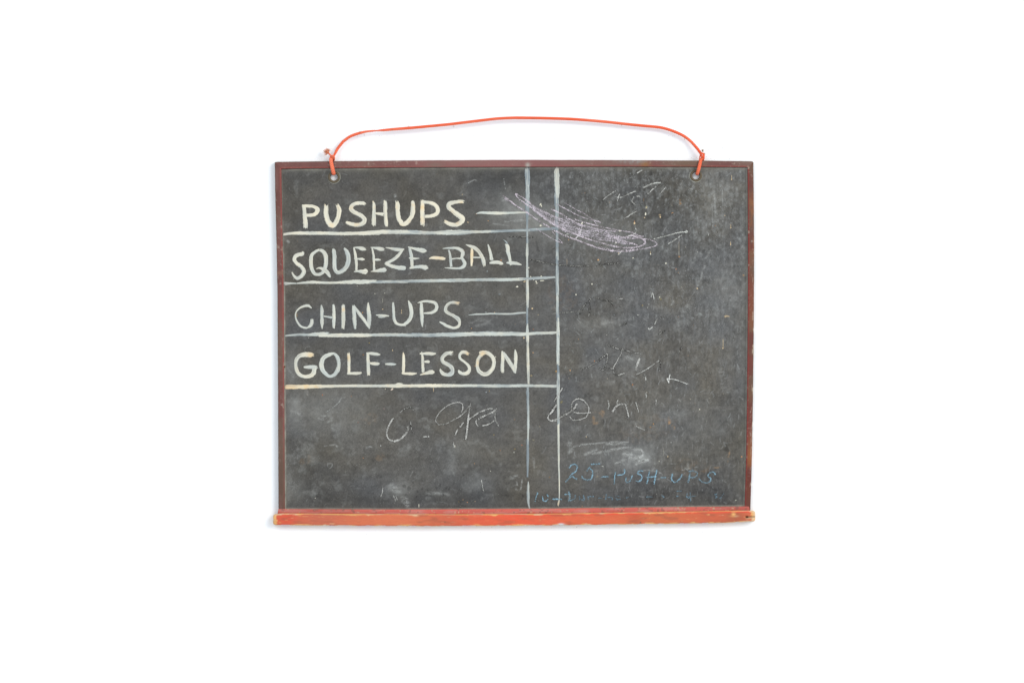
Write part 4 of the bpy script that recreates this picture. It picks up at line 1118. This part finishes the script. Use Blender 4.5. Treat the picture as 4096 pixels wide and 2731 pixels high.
# ------------------------------------------------------------------ paint specks, chips and drips
def chips():
    V, F, C = [], [], []

    def blob(x, y, rx, ry, c, ang=0.0, n=9, h=0.0003):
        k = len(V)
        V.append((x, y, FACE + 0.0002 + h))
        C.append(lin(c))
        for i in range(n):
            t = 2 * math.pi * i / n
            r = 1 + rng.normal(0, 0.16)
            u, v = rx * r * math.cos(t), ry * r * math.sin(t)
            V.append((x + u * math.cos(ang) - v * math.sin(ang), y + u * math.sin(ang) + v * math.cos(ang), FACE + 0.00012))
            C.append(lin(c) * 0.92)
        for i in range(n):
            F.append([k, k + 1 + (i + 1) % n, k + 1 + i])

    def at(s, x, y):
        z = ZM[s]
        return z[0] + x / z[2], z[1] + y / z[2]

    CR, BR, TN = (232, 226, 204), (206, 160, 112), (216, 190, 150)
    for s, x, y, rx, ry, c, a in (
            ('B', 2003, 205, 5, 3.2, CR, -.9), ('B', 2015, 225, 4, 2.4, CR, 1.3), ('B', 2002, 508, 4.5, 3, CR, -.3), ('T', 406, 690, 6.5, 2.6, CR, -1.0), ('T', 822, 775, 6.5, 2.6, CR, -.1),
            ('T', 778, 905, 4, 2.2, CR, -.5), ('T', 1110, 515, 5.5, 5, (150, 145, 120), 0), ('T', 1110, 522, 4, 3, TN, -.6), ('T', 1100, 592, 6, 3, CR, -1.4), ('T', 1090, 632, 2.5, 2.5, TN, 0), ('T', 1258, 600, 5.5, 4, (150, 132, 104), 0),
            ('T', 1262, 625, 3, 4, TN, 0), ('T', 978, 692, 3.5, 6, TN, 0), ('T', 978, 676, 1.5, 5, (170, 120, 80), 0), ('T', 1480, 478, 4.5, 3.5, (140, 108, 74), 0), ('T', 1476, 442, 4.5, 5, (112, 92, 70), 0), ('T', 2041, 213, 2.4, 2.6, TN, 0),
            ('T', 1392, 580, 5, 1.6, (190, 140, 95), -.4), ('T', 1862, 720, 3, 2.4, (150, 115, 80), 0), ('T', 2032, 742, 2.2, 2.8, TN, 0), ('T', 1967, 608, 2, 2, TN, 0), ('T', 2264, 810, 3, 3, TN, 0), ('T', 1154, 1028, 2.2, 2.8, CR, 0),
            ('T', 806, 1022, 3, 3, TN, 0), ('T', 963, 1073, 2, 2, CR, 0), ('T', 258, 873, 2, 2.2, BR, 0), ('T', 2030, 925, 2, 3.6, TN, 0), ('M', 540, 110, 3.6, 3.6, BR, 0), ('M', 1127, 47, 2, 2.6, CR, 0), ('M', 930, 90, 2.2, 2.2, CR, 0),
            ('M', 290, 500, 3.2, 3.0, CR, .3), ('M', 470, 382, 2, 3.6, CR, 0), ('M', 1448, 75, 4, 3.4, (160, 120, 80), 0), ('M', 1412, 213, 3.4, 3.4, (150, 112, 92), 0), ('M', 2168, 283, 3.8, 3.4, (158, 130, 98), 0), ('M', 1228, 528, 2.2, 2.2, CR, 0),
            ('M', 1297, 150, 3.4, 3, CR, .4), ('M', 1035, 620, 3, 3, (140, 122, 84), 0), ('M', 1650, 432, 2.6, 3, TN, 0), ('M', 1985, 740, 9, 3, (178, 158, 128), .2), ('M', 1965, 745, 5, 4, (178, 158, 128), 0), ('M', 1937, 1097, 2.4, 2.4, TN, 0),
            ('M', 1240, 550, 4, 4, (130, 120, 84), 0), ('M', 1680, 715, 9, 4.5, (130, 132, 128), .3), ('R', 1936, 147, 2.6, 2.6, TN, 0), ('R', 225, 396, 2.2, 2.8, BR, 0), ('R', 498, 290, 2.6, 2.4, (180, 120, 80), 0), ('R', 70, 405, 4, 3.4, (160, 128, 82), 0),
            ('R', 925, 555, 2.8, 2.8, (178, 118, 70), 0), ('R', 128, 750, 4.5, 6.5, (120, 112, 84), .4), ('R', 1158, 993, 2.6, 2.2, (190, 140, 86), 0), ('R', 1676, 832, 2, 2.2, CR, 0), ('R', 1125, 1032, 4, 2, (150, 110, 66), 0), ('R', 408, 1138, 2, 2, TN, 0),
            ('B', 968, 462, 2.4, 2.2, TN, 0), ('B', 1258, 441, 2, 2, BR, 0), ('B', 1088, 343, 2.6, 2, BR, 0), ('B', 1440, 1002, 2.2, 2.2, (216, 150, 96), 0), ('B', 910, 862, 1.8, 1.8, BR, 0), ('B', 888, 66, 1.4, 1.8, TN, 0), ('B', 1672, 1378, 5.5, 3, CR, -.3),
            ('B', 1775, 1305, 5, 2.2, TN, -.4), ('B', 2012, 1232, 3.4, 2.6, CR, -.8), ('B', 2020, 1292, 9, 2, CR, -.1), ('B', 1865, 1240, 6, 2.0, CR, .7), ('B', 1900, 1272, 5.5, 2.0, CR, 1.1), ('B', 1940, 1305, 5, 2.2, CR, 1.2), ('B', 1950, 1330, 4.5, 1.8, CR, -.3),
            ('B', 1243, 1158, 2.6, 2.2, (160, 170, 168), 0), ('B', 1835, 1108, 2.6, 2.6, CR, 0), ('B', 1818, 1410, 6, 1.6, TN, -.5), ('D', 1885, 263, 3.2, 3, TN, 0), ('D', 1968, 353, 4, 2.4, (140, 130, 110), 0), ('D', 1348, 322, 2.4, 2, TN, 0),
            ('D', 1020, 547, 1.8, 2, BR, 0), ('D', 1766, 683, 3, 3, TN, 0), ('D', 1872, 1220, 4.5, 3.6, (142, 128, 100), 0), ('D', 2228, 1157, 3.6, 2.8, (170, 136, 90), 0), ('D', 1225, 325, 4.6, 6, (120, 122, 118), 0), ('D', 1895, 892, 2.2, 2.0, BR, 0),
            ('D', 1362, 953, 1.6, 2.6, CR, 0), ('D', 1070, 1080, 1.6, 2.2, BR, 0), ('D', 1228, 1455, 2.6, 2.2, (165, 172, 176), 0), ('D', 1272, 1440, 2, 3.6, (140, 122, 92), 0), ('D', 1420, 60, 4, 3.2, (120, 124, 122), .5), ('D', 1898, 560, 1.6, 3.6, (160, 115, 85), 0),
            ('C', 1682, 287, 2, 2, TN, 0), ('C', 1964, 345, 2, 2, TN, 0), ('C', 1385, 337, 2, 2.2, (210, 150, 86), 0), ('C', 1482, 790, 2, 1.8, (180, 156, 84), 0), ('C', 1712, 48, 1.6, 1.6, CR, 0), ('C', 1566, 55, 2, 1.4, CR, .5), ('C', 1830, 900, 1.6, 3, TN, 0),
            ('C', 1825, 1480, 7, 3.2, (226, 206, 186), -.7), ('C', 1390, 966, 3.6, 3.2, (124, 96, 70), 0), ('C', 1722, 1476, 2, 2.4, (206, 196, 176), 0), ('C', 220, 1145, 3, 4, (108, 82, 46), 0), ('F', 548, 102, 2, 2.2, (196, 110, 66), 0),
            ('F', 850, 116, 2.4, 2.4, (150, 110, 84), 0), ('F', 1157, 632, 1.8, 2.4, (206, 206, 200), 0), ('F', 975, 760, 3, 1.6, (176, 128, 92), .3), ('F', 473, 1180, 1.8, 1.8, (220, 214, 200), 0), ('F', 920, 390, 1.5, 2.6, (150, 92, 68), 0),
            ('F', 1190, 248, 4.6, 4.6, (112, 102, 96), 0), ('F', 993, 399, 1.5, 1.5, (190, 186, 176), 0), ('G', 795, 74, 2.6, 2.2, (160, 164, 164), 0), ('G', 877, 519, 1.8, 1.8, (168, 146, 80), 0), ('G', 942, 680, 1.6, 2.0, (180, 126, 82), 0),
            ('G', 1095, 667, 3.2, 2.8, (132, 116, 84), 0), ('G', 1086, 702, 1.8, 1.8, (226, 224, 210), 0), ('G', 1170, 626, 2, 1.6, (206, 120, 86), 0), ('G', 842, 898, 1.8, 1.8, (220, 216, 196), 0), ('G', 599, 1223, 2, 2, (216, 146, 104), 0),
            ('G', 680, 1214, 1.6, 1.6, TN, 0), ('G', 510, 1217, 2, 2, (130, 110, 70), 0), ('G', 553, 1197, 1.6, 1.6, BR, 0), ('G', 1290, 575, 5.5, 3.2, (122, 116, 100), .5), ('G', 1320, 855, 4, 3, (116, 112, 100), 0), ('G', 1356, 432, 2.6, 2.4, (140, 132, 112), 0),
            ('G', 1460, 962, 3.4, 3.2, (120, 98, 74), 0), ('G', 470, 640, 1.6, 6, (206, 198, 176), 0), ('G', 153, 538, 5.5, 2.2, (190, 186, 174), .1), ('K', 532, 462, 5, 4, (124, 118, 106), 0), ('K', 1320, 240, 1.6, 3.4, TN, 0), ('K', 2145, 240, 3, 2.4, (206, 150, 106), 0),
            ('K', 2080, 728, 3, 2.6, (170, 172, 156), 0), ('K', 360, 795, 4, 2.4, (140, 108, 84), -.7), ('K', 590, 348, 4, 1.2, (206, 204, 194), .3), ('K', 1222, 292, 1.6, 1.6, CR, 0), ('K', 1355, 80, 1.8, 3, (170, 170, 164), 0)):
        X, Y = at(s, x, y)
        blob(X, Y, rx, ry, c, a)
    # thin vertical drips
    for s, x, y0, y1, w, c in (('T', 1465, 865, 1045, 1.0, (168, 158, 140)), ('T', 802, 840, 950, .8, (130, 120, 108)), ('T', 2041, 168, 210, .9, TN), ('M', 1444, 5, 70, .9, (200, 192, 176)), ('R', 1938, 40, 145, 1.0, TN), ('K', 1273, 130, 235, .9, (150, 146, 134)),
                               ('C', 1682, 118, 190, .9, (180, 176, 160)), ('C', 1682, 190, 285, .7, (110, 108, 100)), ('C', 1966, 290, 340, .9, TN), ('C', 402, 350, 405, 1.0, (190, 150, 96)), ('D', 477, 1392, 1450, 1.0, TN), ('G', 93, 1240, 1280, 1.3, CR),
                               ('G', 1355, 440, 620, .7, (118, 114, 106)), ('F', 1556, 1240, 1265, 1.2, CR), ('M', 935, 740, 790, 1.0, (150, 152, 146)), ('T', 2032, 700, 740, .8, TN), ('M', 190, 90, 170, 1.0, (170, 150, 124)), ('T', 2030, 890, 925, .8, TN), ('M', 1127, 10, 45, .8, TN),
                               ('V', 1300, 840, 880, .9, (150, 120, 90))):
        X, Ya = at(s, x, y0)
        _, Yb = at(s, x, y1)
        blob(X, (Ya + Yb) / 2, w, (Yb - Ya) / 2, c, 0, 12, 0.0002)
    # tiny random specks
    for _ in range(150):
        x, y = rng.uniform(1150, 2975), rng.uniform(690, 2025)
        if rng.random() > 0.35 + 0.65 * (x > 2250):
            continue
        r = rng.uniform(0.8, 1.7)
        blob(x, y, r, r * rng.uniform(.8, 1.6), [(196, 186, 164), (178, 140, 100), (150, 148, 140), (206, 200, 186)][rng.integers(4)], 0, 6, 0.0001)
    V_ = np.array(V)
    o = mesh_obj('paint_specks', W(V_[:, 0], V_[:, 1], V_[:, 2]), F, MAT_PAINT, slate, np.array(C), smooth=False)
    o['kind'] = 'stuff'


chips()

# ------------------------------------------------------------------ cord
O1, O2, O3 = lin((240, 94, 56)), lin((252, 140, 106)), lin((206, 72, 42))


def tube(pts, name, parent, z_pts, r_pts, flat=1.0, pale=0.0, mat=None, colr=None, step=1.1, nv=22, braid=0.10, cap=True):
    """pts native px; z metres per point; r px per point"""
    pts = np.asarray(pts, float)
    P = np.column_stack([pts, np.asarray(z_pts, float) / S, np.asarray(r_pts, float)])
    # resample in 3-D
    Q = catmull(P[:, [0, 1, 2, 3]], 0.5) if len(P) > 2 else catmull(P, 0.5)
    d = np.linalg.norm(np.diff(Q[:, :3], axis=0), axis=1)
    s = np.r_[0, np.cumsum(d)]
    t = np.linspace(0, s[-1], max(4, int(s[-1] / step)))
    Q = np.stack([np.interp(t, s, Q[:, k]) for k in range(4)], 1)
    T = np.gradient(Q[:, :3], axis=0)
    T /= np.linalg.norm(T, axis=1)[:, None] + 1e-9
    up = np.array([0, 0, 1.0])
    B = np.cross(T, up)
    bad = np.linalg.norm(B, axis=1) < 0.25
    for i in range(len(B)):
        if bad[i]:
            B[i] = B[i - 1] if i else np.array([1.0, 0, 0])
    B = B - (B * T).sum(1)[:, None] * T
    B /= np.linalg.norm(B, axis=1)[:, None]
    Nn = np.cross(B, T)
    th = np.linspace(0, 2 * np.pi, nv, endpoint=False)[None]
    sc = t[:, None]
    # diamond braid: over-and-under strands in two helices
    k = 2 * np.pi / 9.0
    w1 = np.sin(k * sc + 4 * th)
    w2 = np.sin(k * sc - 4 * th)
    br = np.maximum(w1, w2) - 0.5
    r = Q[:, 3][:, None] * (1 + braid * br + 0.05 * (vn(sc + 0 * th, th * 5 + 0 * sc, 20, 3, 7) - 0.5))
    off = (r * np.cos(th))[..., None] * B[:, None] + (r * flat * np.sin(th))[..., None] * Nn[:, None]
    V = Q[:, None, :3] + off
    if colr is None:
        m = sm(0.45, 0.7, fbm(sc + 0 * th + pts[0, 0], th * 6 + 0 * sc, 120, 20, 4, 9))
        C = mixc(np.broadcast_to(O1, V.shape), O2, np.clip(m * 0.5 + 0.30 * (br > 0.2) + pale, 0, 1))  # braid highlights painted into the colour on raised strands, over random pale patches
        C = mixc(C, O3, np.clip((br < -0.05) * 0.55, 0, 1))  # grooves of the braid painted darker to shade the relief
        # dirt on the cord
        dt = sm(.70, .84, fbm(sc + 0 * th + 70, th * 6 + 0 * sc, 22, 12, 4, 19))
        C = mixc(C, lin((150, 92, 52)), np.clip(dt * 0.6, 0, 1))
    else:
        C = np.broadcast_to(np.asarray(colr), V.shape) * (0.85 + 0.3 * vn(sc + 0 * th, th * 4 + 0 * sc, 4, 2, 3))[..., None]
    nu = len(t)
    z = V[..., 2] * S
    Vw = W(V[..., 0], V[..., 1], z).reshape(-1, 3)
    F = []
    for i in range(nu - 1):
        a = i * nv
        for j in range(nv):
            j2 = (j + 1) % nv
            F.append((a + j, a + j2, a + nv + j2, a + nv + j))
    if cap:
        F.append(tuple(range(nv))[::-1])
        F.append(tuple((nu - 1) * nv + q for q in range(nv)))
    return mesh_obj(name, Vw, F, mat or MAT_CORD, parent, C)


def pp(s):
    return parse(s, 1.0)[:, :2]


main = pp('L 425 520 440 490 490 390 555 270 640 160 720 60 760 28 U 762 291 800 273 850 257 910 243 975 236 1005 234 1035 232 1075 229 1200 218 1350 206 1500 192 1650 178 1800 160 1950 142 2100 125 2250 118 2352 118 '
          'V 150 118 350 120 600 127 800 140 1000 158 1150 175 1300 190 1450 205 1550 232 1650 275 1720 325 1780 390 1810 430 1826 450')
nM = len(main)
zM = 0.0055 + 0.0035 * np.sin(np.linspace(0, math.pi, nM))
zM[:3] = 0.0085
zM[-3:] = 0.0085
rM = np.full(nM, 5.7)
rM[0:3] = 4.0, 4.2, 5.2
i0 = int(np.argmin(np.abs(main[:, 0] - (1060 + 1005 / 2.2615))))
rM[i0 - 1:i0 + 2] = 3.8, 3.0, 3.6
rM[i0 + 2] = 4.8
rM[i0 - 2] = 4.4
cord = tube(main, 'hanging_cord', board, zM, rM, 0.85)

LOW = lambda zs: [max(0.0012, q - 0.005) for q in zs]
# left loop, knot, tail and frayed end
lp = pp('L 372 540 350 570 345 620 352 700 370 800 392 900 415 1000 430 1060 436 1085 440 1060 440 1000')
o = tube(lp, 'loop', cord, LOW([.0150, .0158, .0168, .0172, .0172, .0168, .0150, .0125, .0095, .0030, .0020]), [6, 7.2, 7.6, 7.7, 7.6, 7.6, 7.6, 7.6, 6, 5, 4.5], 0.5, 0.45)
o = tube(pp('L 395 505 425 535 435 575 425 620 410 660 405 740'), 'loop', cord, LOW([.0140, .0145, .0135, .0105, .0045, .0020]), [4, 5, 5, 5, 4.5, 4], 0.7, 0.25)
o = tube(pp('L 365 560 372 520 395 495 412 515 405 550 385 565 372 540'), 'knot', cord, LOW([.0165, .0185, .0190, .0188, .0175, .0168, .0160]), [3, 3.6, 3.8, 3.8, 3.4, 3, 2.5], 0.8, 0.2)
o = tube(pp('L 385 545 350 505 310 460 275 425 245 405'), 'tail', cord, LOW([.0150, .0148, .0142, .0136, .0130]), [3.0, 3.1, 3.0, 3.2, 4.2], 0.8, 0.3)


def fibres(name, parent, cx, cy, dirs, n, length, z, cols, r=0.5, kind=None, spread=0.35, src=3.0):
    V, F, C = [], [], []
    for i in range(n):
        a = dirs[rng.integers(len(dirs))] + rng.normal(0, spread)
        L = length * rng.uniform(0.45, 1.1)
        x, y = cx + rng.normal(0, src), cy + rng.normal(0, src)
        zz = z + rng.uniform(-0.001, 0.0012)
        col = lin(cols[rng.integers(len(cols))])
        curl = rng.normal(0, 0.18)
        k0 = len(V)
        m = 6
        for j in range(m):
            rr = r * (1 - 0.6 * j / m)
            for q in range(3):
                t = 2 * math.pi * q / 3
                V.append((x + rr * math.cos(t), y + rr * math.sin(t), zz + rr * S * math.sin(t)))
                C.append(col)
            x += math.cos(a) * L / m
            y += math.sin(a) * L / m
            a += curl
            zz += rng.normal(0, 0.0001)
        for j in range(m - 1):
            for q in range(3):
                b = k0 + j * 3
                F.append((b + q, b + (q + 1) % 3, b + 3 + (q + 1) % 3, b + 3 + q))
    V = np.array(V)
    o = mesh_obj(name, W(V[:, 0], V[:, 1], V[:, 2]), F, MAT_FIBRE, parent, np.array(C), smooth=False)
    if kind:
        o['kind'] = kind
    return o


fx, fy = 1280 + 245 / 7.84, 560 + 400 / 7.84
fibres('frayed_end', cord, fx, fy, [-2.7, -2.4, -2.1, -1.8, -1.5, -1.2, 2.7], 150, 23, 0.0095, [(226, 120, 84), (214, 150, 118), (196, 150, 112), (232, 140, 108)], 0.6, 'stuff', 0.26, 2.2)

# right knot
lp = pp('E 712 545 660 620 640 700 615 800 590 900 560 1000 540 1060 528 1085 530 1050')
tube(lp, 'loop', cord, LOW([.0155, .0165, .0170, .0172, .0168, .0150, .0125, .0085, .0030]), [5, 6, 6.6, 6.7, 6.6, 6.5, 6.5, 5.8, 4], 0.5, 0.32)
tube(pp('E 735 500 735 560 720 610 700 660 690 720'), 'loop', cord, LOW([.0160, .0150, .0130, .0070, .0020]), [4.5, 5.2, 5.2, 4.6, 4], 0.7, 0.1)
tube(pp('E 645 455 625 520 618 570 600 625 590 660'), 'loop', cord, LOW([.0130, .0140, .0150, .0152, .0156]), [2.2, 2.6, 2.2, 1.8, 1.0], 0.7, 0.5)
tube(pp('E 655 480 680 520 715 520 742 490 735 450 700 430 665 455 655 490'), 'knot', cord, LOW([.0165, .0185, .0195, .0190, .0185, .0180, .0175, .0165]), [3, 4, 4.6, 4.6, 4.2, 4, 3.6, 3], 0.8, 0.0)
fibres('frayed_end', cord, 2720 + 712 / 7.84, 560 + 345 / 7.84, [-1.9, -1.2, -0.6], 50, 6, 0.0115, [(150, 128, 84), (168, 148, 104), (120, 100, 62)], 0.6, 'stuff', 0.3, 2.0)
fibres('frayed_end', cord, 2720 + 755 / 7.84, 560 + 448 / 7.84, [-0.8, -0.2, 0.4], 40, 5, 0.0115, [(150, 128, 84), (168, 148, 104), (140, 112, 70)], 0.6, 'stuff', 0.3, 1.8)
# lint caught on the cord and on the frame
for s, x, y, dd, n, L in (('U', 1298, 197, [-1.2, -0.5, -2.2], 14, 5), ('U', 1290, 208, [2.8], 8, 4), ('U', 1705, 190, [1.8, .8], 8, 4), ('U', 1912, 156, [1.0, .3], 8, 4), ('U', 860, 248, [-1.5], 6, 4), ('U', 895, 268, [1.2], 6, 4),
                          ('V', 1098, 182, [1.5], 7, 4), ('U', 632, 410, [-2.8], 5, 4), ('V', 1300, 178, [-1.4], 4, 3), ('V', 1670, 308, [2.0, .6], 8, 4), ('V', 1555, 240, [1.5], 4, 4), ('U', 2072, 142, [1.5], 4, 3), ('U', 1075, 232, [-2], 7, 3.5)):
    z = ZM[s]
    fibres('lint', cord, z[0] + x / z[2], z[1] + y / z[2], dd, n, L, 0.009, [(130, 96, 62), (150, 112, 78), (110, 84, 58)], 0.45, 'stuff', 0.5, 1.4)
# short fuzz all along the cord
fz = catmull(np.column_stack([main, np.full(nM, 5.4)]), 4)
V_, F_, C_ = [], [], []
for p in fz:
    for _ in range(2):
        sgn = rng.choice([-1, 1])
        a = rng.uniform(0, 2 * math.pi)
        x, y = p[0] + rng.normal(0, 3), p[1] + sgn * rng.uniform(4, 5.6)
        L = rng.uniform(1.5, 3.5)
        k0 = len(V_)
        dx, dy = math.cos(a) * L, math.sin(a) * L
        V_ += [(x, y, .0075), (x + .5, y + .5, .0077), (x + dx, y + dy, .0078)]
        C_ += [lin((214, 96, 60))] * 3
        F_.append((k0, k0 + 1, k0 + 2))
V_ = np.array(V_)
o = mesh_obj('fuzz', W(V_[:, 0], V_[:, 1], V_[:, 2]), F_, MAT_FIBRE, cord, np.array(C_), smooth=False)
o['kind'] = 'stuff'
